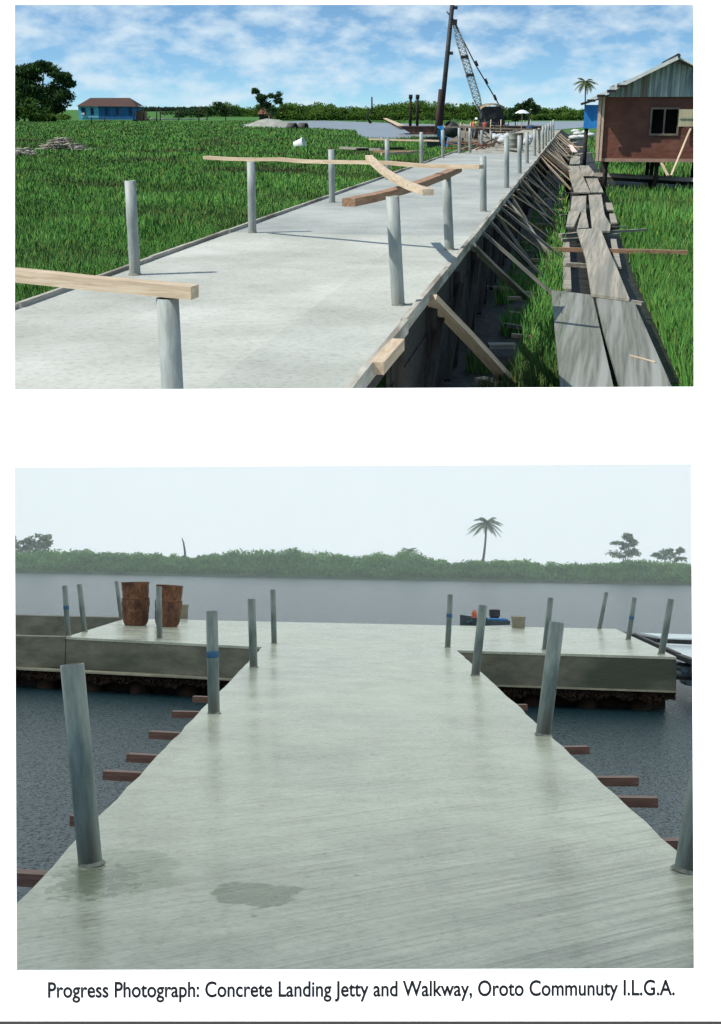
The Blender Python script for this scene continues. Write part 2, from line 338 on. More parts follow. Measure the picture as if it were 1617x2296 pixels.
def concrete(m, ca, cb, cc, rough, groove=0., joint=None, puddle=None, wet=False):
    t = m.node_tree; b = t.nodes['Principled BSDF']; tc = N(t, 'ShaderNodeTexCoord')
    n1 = N(t, 'ShaderNodeTexNoise'); n1.inputs['Scale'].default_value = .55; n1.inputs['Detail'].default_value = 8; n1.inputs['Roughness'].default_value = .65; L(t, tc.outputs['Object'], n1.inputs['Vector'])
    r1 = N(t, 'ShaderNodeValToRGB'); r1.color_ramp.elements[0].position = .36; r1.color_ramp.elements[1].position = .64; r1.color_ramp.elements[0].color = (*ca, 1); r1.color_ramp.elements[1].color = (*cb, 1); L(t, n1.outputs[0], r1.inputs[0])
    n2 = N(t, 'ShaderNodeTexNoise'); n2.inputs['Scale'].default_value = 22; n2.inputs['Detail'].default_value = 6; L(t, tc.outputs['Object'], n2.inputs['Vector'])
    r2 = N(t, 'ShaderNodeValToRGB'); r2.color_ramp.elements[0].position = .3; r2.color_ramp.elements[1].position = .5; r2.color_ramp.elements[0].color = (.80, .80, .80, 1); r2.color_ramp.elements[1].color = (1, 1, 1, 1); L(t, n2.outputs[0], r2.inputs[0])
    mm = N(t, 'ShaderNodeMix', data_type='RGBA', blend_type='MULTIPLY'); mm.inputs[0].default_value = 1; L(t, r1.outputs[0], mm.inputs[6]); L(t, r2.outputs[0], mm.inputs[7]); col = mm.outputs[2]
    # broom streaks; the shade of the grooves is also put into the colour
    mp = N(t, 'ShaderNodeMapping'); mp.inputs['Rotation'].default_value = (0, 0, math.radians(groove if groove else 10)); mp.vector_type = 'TEXTURE'; mp.inputs['Scale'].default_value = (1.6, .055, 1); L(t, tc.outputs['Object'], mp.inputs[0])
    dn = N(t, 'ShaderNodeTexNoise'); dn.inputs['Scale'].default_value = 1.0; dn.inputs['Detail'].default_value = 5; dn.inputs['Roughness'].default_value = .6; L(t, mp.outputs[0], dn.inputs['Vector'])
    n4 = N(t, 'ShaderNodeTexNoise'); n4.inputs['Scale'].default_value = .35; n4.inputs['Detail'].default_value = 2; L(t, tc.outputs['Object'], n4.inputs['Vector'])
    mu = N(t, 'ShaderNodeMath', operation='MULTIPLY'); L(t, dn.outputs[0], mu.inputs[0]); L(t, n4.outputs[0], mu.inputs[1])
    r4 = N(t, 'ShaderNodeValToRGB'); r4.color_ramp.elements[0].position = .17; r4.color_ramp.elements[1].position = .27; r4.color_ramp.elements[0].color = (*[.62 if groove else .8]*3, 1); r4.color_ramp.elements[1].color = (1, 1, 1, 1); L(t, mu.outputs[0], r4.inputs[0])
    gm = None
    if groove:
        sx = N(t, 'ShaderNodeSeparateXYZ'); L(t, tc.outputs['Object'], sx.inputs[0])
        ga = N(t, 'ShaderNodeMapRange'); ga.inputs['From Min'].default_value = -1.6; ga.inputs['From Max'].default_value = 1.2; ga.inputs['To Min'].default_value = .12; L(t, sx.outputs[0], ga.inputs[0])
        gb = N(t, 'ShaderNodeMapRange'); gb.inputs['From Min'].default_value = -7; gb.inputs['From Max'].default_value = -13; gb.inputs['To Min'].default_value = .15; L(t, sx.outputs[1], gb.inputs[0])
        gm = N(t, 'ShaderNodeMath', operation='MULTIPLY'); L(t, ga.outputs[0], gm.inputs[0]); L(t, gb.outputs[0], gm.inputs[1])
    m4 = N(t, 'ShaderNodeMix', data_type='RGBA', blend_type='MULTIPLY'); m4.inputs[0].default_value = .9 if groove else .3; L(t, col, m4.inputs[6]); L(t, r4.outputs[0], m4.inputs[7]); col = m4.outputs[2]
    if gm: L(t, gm.outputs[0], m4.inputs[0])
    if groove:
        vv = N(t, 'ShaderNodeTexVoronoi'); vv.inputs['Scale'].default_value = 3.2; L(t, tc.outputs['Object'], vv.inputs['Vector'])
        vr = N(t, 'ShaderNodeMapRange'); vr.inputs['From Min'].default_value = .03; vr.inputs['From Max'].default_value = .075; vr.inputs['To Min'].default_value = .55; L(t, vv.outputs['Distance'], vr.inputs[0])
        m5 = N(t, 'ShaderNodeMix', data_type='RGBA', blend_type='MULTIPLY'); m5.inputs[0].default_value = 1; L(t, col, m5.inputs[6]); L(t, vr.outputs[0], m5.inputs[7]); col = m5.outputs[2]
        n6 = N(t, 'ShaderNodeTexNoise'); n6.inputs['Scale'].default_value = 2.3; n6.inputs['Detail'].default_value = 9; n6.inputs['Roughness'].default_value = .75; L(t, tc.outputs['Object'], n6.inputs['Vector'])
        r6 = N(t, 'ShaderNodeMapRange'); r6.inputs['From Min'].default_value = .35; r6.inputs['From Max'].default_value = .6; r6.inputs['To Min'].default_value = .84; r6.inputs['To Max'].default_value = 1.04; L(t, n6.outputs[0], r6.inputs[0])
        m6 = N(t, 'ShaderNodeMix', data_type='RGBA', blend_type='MULTIPLY'); m6.inputs[0].default_value = 1; L(t, col, m6.inputs[6]); L(t, r6.outputs[0], m6.inputs[7]); col = m6.outputs[2]
    for (pc, prad, pcol) in (puddle or []):
        sb = N(t, 'ShaderNodeVectorMath', operation='SUBTRACT'); sb.inputs[1].default_value = pc; L(t, tc.outputs['Object'], sb.inputs[0])
        dv = N(t, 'ShaderNodeVectorMath', operation='DIVIDE'); dv.inputs[1].default_value = (prad[0], prad[1], 1); L(t, sb.outputs[0], dv.inputs[0])
        ln = N(t, 'ShaderNodeVectorMath', operation='LENGTH'); L(t, dv.outputs[0], ln.inputs[0])
        nn = N(t, 'ShaderNodeTexNoise'); nn.inputs['Scale'].default_value = prad[2]; nn.inputs['Detail'].default_value = 6; L(t, tc.outputs['Object'], nn.inputs['Vector'])
        ad = N(t, 'ShaderNodeMath', operation='MULTIPLY_ADD'); ad.inputs[1].default_value = prad[3]; L(t, nn.outputs[0], ad.inputs[0]); L(t, ln.outputs['Value'], ad.inputs[2])
        rp = N(t, 'ShaderNodeValToRGB'); th = .78+prad[3]*.5; sc = prad[3]+2
        dd = N(t, 'ShaderNodeMath', operation='DIVIDE'); dd.inputs[1].default_value = sc; L(t, ad.outputs[0], dd.inputs[0])
        rp.color_ramp.elements[0].position = th/sc-prad[4]; rp.color_ramp.elements[1].position = th/sc+prad[4]; rp.color_ramp.elements[0].color = (1, 1, 1, 1); rp.color_ramp.elements[1].color = (0, 0, 0, 1); L(t, dd.outputs[0], rp.inputs[0])
        mk = N(t, 'ShaderNodeMix', data_type='RGBA', blend_type='MULTIPLY'); L(t, rp.outputs[0], mk.inputs[0]); L(t, col, mk.inputs[6]); mk.inputs[7].default_value = (*pcol, 1); col = mk.outputs[2]
    L(t, col, b.inputs['Base Color'])
    if wet:
        rr = N(t, 'ShaderNodeMapRange'); rr.inputs['From Min'].default_value = .35; rr.inputs['From Max'].default_value = .65; rr.inputs['To Min'].default_value = rough*.7; rr.inputs['To Max'].default_value = rough*1.5; L(t, n1.outputs[0], rr.inputs[0]); L(t, rr.outputs[0], b.inputs['Roughness'])
        b.inputs['Specular IOR Level'].default_value = .5
    else:
        b.inputs['Roughness'].default_value = rough; b.inputs['Specular IOR Level'].default_value = .2
    b1 = N(t, 'ShaderNodeBump'); b1.inputs['Strength'].default_value = .35; b1.inputs['Distance'].default_value = .004; L(t, n2.outputs[0], b1.inputs['Height'])
    b2 = N(t, 'ShaderNodeBump'); b2.inputs['Strength'].default_value = .9 if groove else .3; b2.inputs['Distance'].default_value = .06 if groove else .012; L(t, mu.outputs[0], b2.inputs['Height']); L(t, b1.outputs[0], b2.inputs['Normal']); L(t, b2.outputs[0], b.inputs['Normal'])
    m.diffuse_color = (.5, .5, .5, 1); MATS[m.name] = m
concrete(cm, (.35, .355, .305), (.49, .495, .435), None, .9)
cm2 = bpy.data.materials.new('dry_concrete_later_pour'); cm2.use_nodes = True; concrete(cm2, (.27, .285, .26), (.39, .405, .365), None, .9)
cm3 = bpy.data.materials.new('dry_concrete_side_pour'); cm3.use_nodes = True; concrete(cm3, (.32, .33, .285), (.45, .46, .405), None, .9)
# slab cast in bays, with a long cold joint
mb = MB()
sj = s_of(T(700, 486, DECK)); ss = [s_near, s_of(T(600, 521, DECK)), s_of(T(800, 430, DECK)), s_end]
for i in range(3):
    a0, a1 = ss[i], ss[i+1]-.006
    for (c0, c1, dz) in ((0, Wd*.743, -.006), (Wd*.743, Wd, 0)):
        mb.prism([along(a0, c0, 0)[:2], along(a1, c0, 0)[:2], along(a1, c1, 0)[:2], along(a0, c1, 0)[:2]], DECK-.10, DECK+dz)
        mb.build('slab', (cm if c0 == 0 else cm3) if i == 0 else cm2, walk); mb = MB()
# unfinished stretch: raw lower bed
rough_bed = mat('raw_formwork_floor', (.20, .19, .15), (.40, .38, .31), rough=1, scale=2.5, bump=.8, bd=.05)
s_far = s_end+62
MB().prism([along(s_end, .1, 0)[:2], along(s_far, .1, 0)[:2], along(s_far, Wd-.1, 0)[:2], along(s_end, Wd-.1, 0)[:2]], DECK-.3, DECK-.12).build('unfinished_bed', rough_bed, walk)
PALEB = mat('cement_stained_board', (.30, .28, .23), (.50, .47, .39), rough=.9, scale=4, stretch=(.7, 6, 6), bump=.5, bd=.006, c3=(.20, .18, .14))
# edge boards
shelf = lambda Y: max(0.02, CAM.z-Y*math.tan(math.radians(16.1)))
for c, nm in ((-.03, 'edge_board'), (Wd+.03, 'edge_board')):
    s = s_near+.3
    while s < s_far-4:
        ln = random.uniform(3.2, 4.2); j = random.uniform(-.012, .012)
        o = plank(nm, along(s, c+j, DECK-.02), along(s+ln-.02, c+j+random.uniform(-.01, .01), DECK-.02+random.uniform(-.005, .005)), .05, .12, PALEB, walk, n=3, jit=.006)
        s += ln
# right formwork sides, studs and braces
s = s_near+.5; k = 0
while s < s_far-2:
    ln = 2.4
    for j in range(4):
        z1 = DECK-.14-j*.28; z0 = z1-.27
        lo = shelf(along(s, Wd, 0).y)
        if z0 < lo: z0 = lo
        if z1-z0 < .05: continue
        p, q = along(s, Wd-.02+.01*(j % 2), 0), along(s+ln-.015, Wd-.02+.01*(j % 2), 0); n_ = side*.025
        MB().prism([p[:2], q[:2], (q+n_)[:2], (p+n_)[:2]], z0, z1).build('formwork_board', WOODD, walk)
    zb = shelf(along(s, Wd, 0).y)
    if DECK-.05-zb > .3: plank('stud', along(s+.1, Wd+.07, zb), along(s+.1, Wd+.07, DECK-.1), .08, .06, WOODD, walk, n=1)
    s += ln
BR = [((965, 668), (1150, 862), .14, WOODX), ((1059, 551), (1190, 676), .10, WOODG), ((1097, 493), (1192, 601), .06, WOODG), ((1112, 480), (1215, 566), .06, WOODX),
      ((1132, 460), (1252, 548), .06, WOODX), ((1150, 437), (1265, 510), .06, WOODX), ((1163, 425), (1255, 482), .05, WOODG), ((1196, 372), (1248, 425), .07, WOODX), ((1205, 363), (1252, 414), .06, WOODX), ((1178, 398), (1254, 458), .06, WOODX)]
for (p0, p1, wd, m) in BR:
    a0 = T(*p0, DECK-.04); a1 = T(*p1, .08); plank('brace', a0, a1, wd, wd*.45, m, walk, n=5, jit=.008, roll=random.uniform(-.3, .3))
s = s_of(T(1212, 350, DECK))
while s < s_far-3:
    plank('brace', along(s, Wd+.05, DECK-.02), along(s+random.uniform(-.6, 1.2), Wd+random.uniform(1.0, 1.7), .05), .07, .05, random.choice((WOODX, WOODG)), walk, n=1, roll=random.uniform(-.5, .5))
    s += random.uniform(.9, 1.9)
for i in range(13):
    s = s_of(T(1085, 515, DECK))+i*1.7+random.uniform(-.3, .3)
    if s > s_of(T(1205, 352, DECK)): break
    zb_0 = .04; p = along(s, Wd+.05, DECK-random.uniform(.03, .08)); q = along(s+random.uniform(-.9, 1.4), Wd+random.uniform(.7, 1.5), zb_0)
    if shelf(q.y) > .1: continue
    plank('brace', p, q, random.uniform(.05, .085), random.uniform(.035, .055), random.choice((WOODX, WOODG, WOODG)), walk, n=3, jit=.012, roll=random.uniform(-.5, .5))
# lower crossing stays inside the dark side
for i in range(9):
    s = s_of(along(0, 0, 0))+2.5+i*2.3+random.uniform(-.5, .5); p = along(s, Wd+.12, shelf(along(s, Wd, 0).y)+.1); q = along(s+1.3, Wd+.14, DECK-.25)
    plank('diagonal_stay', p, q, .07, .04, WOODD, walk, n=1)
# block nailed at the near edge
plank('cleat', T(845, 826, DECK+.0), T(893, 772, DECK+.0), .10, .09, WOODX, walk, n=2, jit=.003)
# loose pegs and offcuts at the foot
PEG = [((1095, 775), (1156, 775), .16), ((1140, 702), (1207, 706), .06), ((1140, 668), (1210, 672), .05), ((1130, 728), (1175, 735), .07), ((1148, 752), (1200, 757), .05), ((1125, 650), (1250, 665), .05),
       ((1190, 516), (1235, 519), .05), ((1185, 502), (1240, 505), .05), ((1170, 545), (1215, 549), .05), ((1165, 563), (1222, 566), .05), ((1190, 582), (1240, 586), .05), ((1185, 596), (1225, 600), .05),
       ((1180, 488), (1232, 490), .04), ((1215, 470), (1262, 471), .04), ((1220, 446), (1266, 447), .04), ((1228, 433), (1262, 434), .04), ((1075, 850), (1120, 862), .12), ((1060, 640), (1140, 648), .05)]
OFL = ['squarish pale board end lying beyond the foot of the thickest brace', 'pale peg just above the squarish board end', 'pale peg at the tip of the second brace', 'short stub in the dark just beyond the squarish board end', 'thin stub left of the grass above the squarish board end', 'long thin peg under the second brace tip, touching the grass', 'upper peg of a pair in the grass by the fourth brace', 'topmost peg of the group by the fourth brace', 'upper peg beside the third brace foot', 'middle peg beside the third brace foot',
 'peg reaching from the shade below the third brace foot', 'lowest peg below the third brace foot', 'slim peg just beyond the fourth brace foot', 'slim peg at the foot of the fifth brace', 'farther slim peg near the pale split planks', 'farthest slim peg before the fan of braces', 'stub cut by the lower edge beside the thickest brace', 'pale stick deep in the dark gap behind the second brace']
for i, (p0, p1, wd) in enumerate(PEG):
    o = plank('offcut', T(*p0, .14), T(*p1, .14), wd*1.2, .05, WOODX if i % 3 else WOODG, n=2, jit=.004, label=OFL[i], cat='timber offcut', group='offcuts at the foot of the braces')
o = None
md = MB(); md.add([(v[0], v[1], .006) for v in (along(s_of((0, 10.8)), Wd-.5, 0), along(s_of((0, 10.8)), Wd+1.3, 0), along(s_far, Wd+1.3, 0), along(s_far, Wd-.5, 0))], [(0, 1, 2, 3)])
md.add([(*T(x, y, 0)[:2], .006) for x, y in ((1258, 860), (1530, 860), (1435, 640), (1405, 560), (1365, 440), (1340, 372), (1300, 300), (1262, 300), (1262, 380), (1270, 450), (1258, 650))][::-1], [tuple(range(11))])
tag(md.build('mud', mudm), kind='structure')  # mud strip that also stands in for the walkway's deep shade
# ---- posts of the sunny walkway
GP = 'steel pipe posts along the sunny walkway'
ords = ['first', 'second', 'third', 'fourth', 'fifth', 'sixth', 'seventh', 'eighth', 'ninth', 'tenth', 'eleventh', 'twelfth', 'thirteenth', 'fourteenth', 'fifteenth']
PL = [((292, 405), (303, 615)), ((563, 362), (566, 521)), ((743, 335), (745, 453)), ((868, 312), (869, 402)), ((945, 296), (945, 369)), ((993, 291), (993, 354)), ((1030, 287), (1030, 344)), ((1054, 286), (1054, 337)), ((1080, 292), (1080, 329)), ((1101, 293), (1101, 325))]
PR = [((880, 440), (893, 684)), ((1000, 385), (1008, 560)), ((1083, 350), (1084, 474)), ((1136, 308), (1136, 421)), ((1165, 304), (1165, 389)), ((1182, 296), (1182, 366)), ((1199, 290), (1199, 350)), ((1209, 287), (1209, 340)), ((1217.5, 283), (1217.5, 330)), ((1224, 280), (1224, 322)), ((1230, 276), (1230, 314)), ((1236, 272), (1236, 309)), ((1241, 268), (1241, 304))]
for i, (t, b) in enumerate(PL):
    ex = 'bare leaning one, ' if i == 0 else ('carrying the long thin plank, ' if i == 1 else '')
    post(T, TY, t, b, .122, DECK, (ex+'steel post, %s on the grassy edge of the sunny walkway' % ords[i]), GP, STEEL)
for i, (t, b) in enumerate(PR):
    ex = 'under crossed timbers, ' if i == 0 else ''
    post(T, TY, t, b, .122, DECK, (ex+'steel post, %s on the braced edge of the sunny walkway' % ords[i]), GP, STEEL)
# nearest post and its timber
b0 = TY(391, 950, 6.62); b0.z = DECK; t0 = TY(389, 668, 6.62)
mb = MB(); n = 28; h = t0.z-DECK; mb.lathe([(.064, -.05), (.064, h), (.055, h), (.055, h-.2), (.001, h-.2)], n=n); o = mb.build('pipe_post', STEEL); o.location = b0; tag(o, 'thickest nearest steel pipe post, cut by the edge, under a heavy squared timber', 'post', GP)
plank('timber', TY(437, 655, 6.56)+Vector((0, 0, 0)), TY(-30, 611, 6.95), .105, .072, WOODX, n=6, jit=.003, sag=.0, label='heavy squared pale timber laid on top of the nearest steel post', cat='timber')
bl = T(566, 521, DECK); br = T(1084, 474, DECK)
plank('timber', TY(461, 353, bl.y-.3), TY(1080, 374, 14.3), .10, .045, WOODX, n=10, jit=.01, label='long thin plank spanning the sunny walkway behind the crossed timbers', cat='timber')
pr1 = T(893, 684, DECK); pr2 = T(1008, 560, DECK)
plank('timber', TY(782, 454, pr1.y-.35), TY(1026, 379, pr2.y+.6), .12, .07, WOODR, n=7, jit=.008, sag=.04, label='dark reddish timber resting on two posts under the curved plank', cat='timber')
plank('timber', TY(960, 431, 9.9), TY(827, 352, 16.0), .095, .05, WOODX, n=14, jit=.002, sag=.06, label='bright curved plank balanced across the reddish timber', cat='timber')
plank('timber', TY(997, 284, T(1030, 344, DECK).y), TY(1212, 291, T(1209, 340, DECK).y), .10, .06, WOODX, n=8, jit=.01, label='far thin pole laid across the post tops before the machinery', cat='timber')
# ---- plank footpath at the right
def z6(X, Y): return ((1150+X/4.62)*.983, (350+Y/4.62)*.983)
ZP = .36; GPK = 'planks of the old footpath'
FP = [([(1236, 650), (1328, 661), (1377, 872), (1381, 905), (1262, 905), (1257, 872)], 'wide dark grey plank nearest on the footpath, beside the grass gap', 0),
      ([(1337, 668), (1421, 674), (1506, 866), (1523, 905), (1396, 905), (1390, 866), (1353, 740)], 'wide dark plank nearest on the footpath with a pale scratch', .004),
      ([z6(765, 800), z6(1015, 785), z6(1090, 980), z6(1200, 1230), z6(1320, 1530), z6(920, 1480), z6(860, 1100)], 'longest single grey plank in the middle of the footpath', .05),
      ([z6(715, 450), z6(866, 445), z6(862, 612), z6(700, 600)], 'short pale plank with square end beside the split gap', .02),
      ([z6(680, 606), z6(803, 606), z6(735, 772), z6(652, 772)], 'small broken plank with a knot hole, beyond the longest plank', .03),
      ([z6(815, 618), z6(862, 616), z6(892, 780), z6(768, 792)], 'narrow plank wedged between the broken one and the split gap', .01),
      ([z6(890, 436), z6(1025, 432), z6(1058, 640), z6(1122, 752), z6(1115, 815), z6(1020, 815), z6(925, 775)], 'pale plank widening towards the viewer beside the split gap', .035),
      ([z6(670, 132), z6(785, 130), z6(908, 410), z6(740, 410), z6(690, 240)], 'long pale plank with a notch before the house corner', .04),
      ([z6(795, 126), z6(892, 128), z6(978, 236), z6(830, 238)], 'short bright plank level with the end of the house rail', .03),
      ([z6(862, 262), z6(985, 262), z6(1048, 408), z6(918, 410)], 'pale plank just nearer than the house rail', .02),
      ([z6(706, 22), z6(803, 22), z6(797, 110), z6(690, 112)], 'single small sunlit plank where the footpath passes the house corner', .06)]
for poly, lab, dz in FP:
    P = [T(x, y, ZP+dz) for x, y in poly]; c = sum(P, Vector())/len(P)
    tag(MB().prism([p[:2] for p in P], ZP+dz-.04, ZP+dz).build('footpath_plank', WOODY if 'dark' not in lab else mat('dark_grey_plank', (.10, .11, .09), (.20, .20, .165), rot=12, rough=.85, scale=3, stretch=(8, .2, 5), bump=.5, bd=.005, c3=(.26, .27, .24)), origin=(c.x, c.y, ZP)), lab, 'plank', GPK)
GB = 'bearers under the old footpath'
BE = [(z6(590, 868), z6(790, 852), .12, 'thick pale bearer end under the far end of the longest plank'), (z6(608, 915), z6(800, 900), .08, 'second grey bearer just nearer than the thick pale one'), (z6(1015, 832), z6(1500, 806), .07, 'pale crooked pole reaching from the footpath into the grass'),
      (z6(430, 1010), (1542, 566), .10, 'long brown pole passing under the longest plank into the grass'), (z6(655, 1172), z6(880, 1182), .09, 'short grey bearer crossing the open gap beside the longest plank'), (z6(1040, 868), z6(1212, 852), .06, 'thin bearer stub under the pale crooked pole'),
      ((1330, 660), (1442, 681), .06, 'bearer poking out beyond the nearest planks'), (z6(640, 415), z6(1050, 418), .06, 'bearer under the joint of the pale planks'), (z6(590, 655), z6(690, 650), .05, 'small dark bearer stub at the broken plank'), (z6(1120, 775), z6(1300, 770), .04, 'thin twig bearer in the grass beside the widening plank')]
for p0, p1, wd, lab in BE:
    plank('bearer', T(*p0, ZP-.09), T(*p1, ZP-.09), wd, wd*.8, WOODG if 'brown' not in lab else WOODR, n=6, jit=.006, label=lab, cat='bearer', group=GB)
for p0, p1, wd, lab in [(z6(652, 940), z6(662, 1440), .14, 'pale board lying lengthwise along the open gap of the footpath'), (z6(1152, 910), z6(1200, 1205), .12, 'short lengthwise board on the grass side of the longest plank'),
                        (z6(1098, 525), z6(1120, 602), .2, 'stepping board in the grass, farther of two'), (z6(1138, 640), z6(1160, 738), .16, 'stepping board in the grass, nearer of two')]:
    plank('loose_board', T(*p0, ZP-.15), T(*p1, ZP-.15), wd, .04, WOODY, n=4, label=lab, cat='board', group='loose boards beside the footpath')
plank('scrap_stick', T(1413, 797, ZP+.012), T(1470, 812, ZP+.012), .02, .012, WOODX, n=2, label='thin pale sliver lying on the dark nearest plank', cat='stick')
plank('rail_beam', T(1338, 391, .45), T(1600, 405, .45), .22, .14, WOODG, n=6, label='heavy grey beam running under the front of the brown house', cat='beam')
plank('rail_beam', T(1345, 399, .2), T(1600, 415, .2), .12, .12, WOODD, n=6, label='dark lower beam in the shade beneath the grey house beam', cat='beam')
# debris on the far footpath
GD = 'boards and sacks along the far footpath'
for i in range(14):
    y = 350-(i/14)*58; x = 1262+random.uniform(-4, 52)*(1 if y > 300 else .8); z = ZP+random.uniform(0, .25)
    p = T(x, y, z); q = p+Vector((random.uniform(-1.6, 1.6), random.uniform(-.8, 2.4), random.uniform(-.1, .1)))
    plank('scrap_board', p, q, random.uniform(.2, .45), .05, random.choice((WOODY, WOODX, WOODG)), n=2, label='weathered scrap board on the far footpath, %s counted from the nearest' % ords[i], cat='board', group=GD)
plank('scrap_board', T(1278, 325, .5), T(1289, 341, .5), .3, .05, mat('pinkish_board', (.6, .48, .42), (.7, .58, .5)), n=2, label='pinkish pale board slanting beside the far footpath', cat='board')
sackm = mat('sack', (.45, .45, .40), (.62, .62, .56), rough=.9, scale=3, bump=.4)
def rock(mb, c, r, n=9):
    m_ = 7; vs = []; fs = []
    for i in range(m_+1):
        for k in range(n):
            th = math.pi*i/m_; a = 2*math.pi*k/n; d = Vector((math.sin(th)*math.cos(a), math.sin(th)*math.sin(a), math.cos(th)))
            q = 1+.25*noise.noise(d*1.7+Vector(c)); vs.append((c[0]+d.x*r[0]*q, c[1]+d.y*r[1]*q, c[2]+d.z*r[2]*q))
    for i in range(m_):
        for k in range(n): fs.append((i*n+k, (i+1)*n+k, (i+1)*n+(k+1) % n, i*n+(k+1) % n))
    mb.add(vs, fs, True); return mb
for i, (x, y) in enumerate([(1296, 300), (1303, 308), (1288, 309), (1313, 297), (1322, 303), (1291, 294)]):
    c = T(x, y, ZP+.35); tag(rock(MB(), c, (.5, .4, .22)).build('sack', sackm, origin=c), ['pale filled sack nearest the house corner pile', 'low bulging sack in the middle of the pile', 'pale sack on the walkway side of the pile', 'sack below the blue shed wall', 'outer pale sack against the brown house corner', 'farthest pale sack on the footpath'][i], 'sack', 'sacks piled on the far footpath')
# ---- brown house on stilts
HY = 46.0
def hp(px, py, y=HY): return TY(px, py, y)
hA = hp(1347, 355); zf = hA.z; zt = hp(1347, 217).z; xl = hA.x; xr = xl+8.2; dep = 6.5
house = empty('stilt_house', (xl, HY, 0), 'reddish brown stilt house with rusty corrugated gable at the end of the footpath', 'house')
wallm = mat('brown_sheet_wall', (.115, .040, .027), (.21, .080, .050), rough=.75, scale=.8, bump=.35, bscale=2, bd=.12, stretch=(1, 1, 1.8), c3=(.06, .03, .026))
wx0, wx1 = hp(1480, 0).x, hp(1537, 0).x; wz0, wz1 = hp(0, 299).z, hp(0, 245).z
mb = MB()
def wallbox(x0, x1, z0, z1, y0=HY, t=.08): mb.box(((x0+x1)/2, y0+t/2, (z0+z1)/2), (x1-x0, t, z1-z0))
wallbox(xl, wx0, zf, zt); wallbox(wx0, wx1, zf, wz0); wallbox(wx0, wx1, wz1, zt); wallbox(wx1, xr, zf, zt)
mb.build('wall', wallm, house)
mb = MB()
lw_ = mat('plank_side_wall', (.22, .13, .08), (.42, .29, .19), rough=.85, scale=3, stretch=(1, 6, .4))
mb.box((xl-.06, HY+dep/2, (zf+zt)/2), (.1, dep, zt-zf)); mb.box((xr+.05, HY+dep/2, (zf+zt)/2), (.1, dep, zt-zf)); mb.box(((xl+xr)/2, HY+dep, (zf+zt)/2), (xr-xl, .08, zt-zf)); mb.box(((xl+xr)/2, HY+dep/2, zf+.02), (xr-xl-.3, dep-.2, .05))
mb.build('wall', lw_, house)
mb = MB()
for xx in (xl-.14, xl-.02): mb.box((xx, HY-.05, (zf+zt)/2-.05), (.09, .09, zt-zf+.1))
mb.build('corner_post', mat('pale_post', (.45, .32, .22), (.6, .45, .33), scale=3), house)
mb = MB()   # corrugated gable
pk = hp(1513, 132); gx0 = xl+.15; pts = []; n = 420
zl = zt+.02
def roofz(x):
    return zt+.22+(pk.z-.12-zt-.22)*(1-abs(x-pk.x)/(pk.x-xl+.25)) 
for i in range(n+1):
    x = gx0+(xr-gx0)*i/n; pts.append((x, HY-.10+.045*math.sin(x*2*math.pi/.2)))
vs = []; fs = []
for i, (x, y) in enumerate(pts): vs += [(x, y, zl-.02), (x, y, max(roofz(x), zl+.02))]
for i in range(n): fs.append((2*i, 2*i+2, 2*i+3, 2*i+1))
mb.add(vs, fs, True)
corrm = mat('corrugated_iron', (.16, .20, .20), (.46, .52, .49), rough=.6, scale=2.5, stretch=(4, 1, .3), metal=.05, c3=(.20, .17, .13))
mb.build('gable_sheet', corrm, house)
mb = MB()
def roofslab(xa, za, xb, zb, y0, y1, t=.05): mb.add([(xa, y0, za), (xb, y0, zb), (xb, y1, zb), (xa, y1, za), (xa, y0, za+t), (xb, y0, zb+t), (xb, y1, zb+t), (xa, y1, za+t)], [(0, 1, 2, 3), (7, 6, 5, 4), (0, 4, 5, 1), (1, 5, 6, 2), (2, 6, 7, 3), (3, 7, 4, 0)])
el = hp(1326, 224); roofslab(el.x, el.z, pk.x, pk.z, HY-.62, HY+dep+.3); roofslab(pk.x+.001, pk.z, 2*pk.x-el.x, el.z, HY-.62, HY+dep+.3)
mb.build('roof', mat('pale_roof_iron', (.45, .47, .46), (.66, .68, .66), rough=.5, scale=2, stretch=(1, 6, 1), metal=.1), house)
plank('bargeboard', (el.x, HY-.66, el.z+.0), (pk.x, HY-.66, pk.z+.0), .05, .12, mat('pale_bargeboard', (.5, .5, .46), (.68, .68, .63), scale=3), house)
mb = MB(); mb.tube([(pk.x, HY-.66, pk.z+.06), (pk.x, HY+dep+.3, pk.z+.06)], [.09, .09], 8); mb.build('ridge_cap', DARK, house)
mb = MB()
for k in range(4): x = el.x+.35*k; mb.box((x, HY-.66, el.z-.03+(pk.z-el.z)*(x-el.x)/(pk.x-el.x)), (.3, .1, .09))
mb.build('eave_rafter', WOODD, house)
wn = MB(); fw = .07
for (x0, x1, z0, z1) in ((wx0-fw, wx1+fw, wz0-fw, wz0), (wx0-fw, wx1+fw, wz1, wz1+fw), (wx0-fw, wx0, wz0, wz1), (wx1, wx1+fw, wz0, wz1), (wx0+.42, wx0+.48, wz0, wz1)): wn.box(((x0+x1)/2, HY-.02, (z0+z1)/2), (x1-x0, .06, z1-z0))
win = wn.build('window', mat('window_frame', (.13, .10, .08), (.22, .17, .13), scale=3), house)
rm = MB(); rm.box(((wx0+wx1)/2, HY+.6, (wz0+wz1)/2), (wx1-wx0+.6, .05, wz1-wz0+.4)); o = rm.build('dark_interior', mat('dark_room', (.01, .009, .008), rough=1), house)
sx0, sx1 = wx1+.02, hp(1580, 0).x; mb = MB(); mb.box(((sx0+sx1)/2, HY-.25, hp(0, 264).z), (sx1-sx0, .04, hp(0, 246).z-hp(0, 284).z)); mb.box(((sx0+sx1)/2+.03, HY-.29, hp(0, 263).z), (sx1-sx0, .03, .08)); mb.build('shutter', mat('shutter_board', (.36, .32, .20), (.48, .43, .28), scale=3, stretch=(4, 1, 1)), house)
plank('shutter_prop', hp(1518, 392, HY-1.6), hp(1546, 288, HY-.3), .07, .05, WOODX, house)
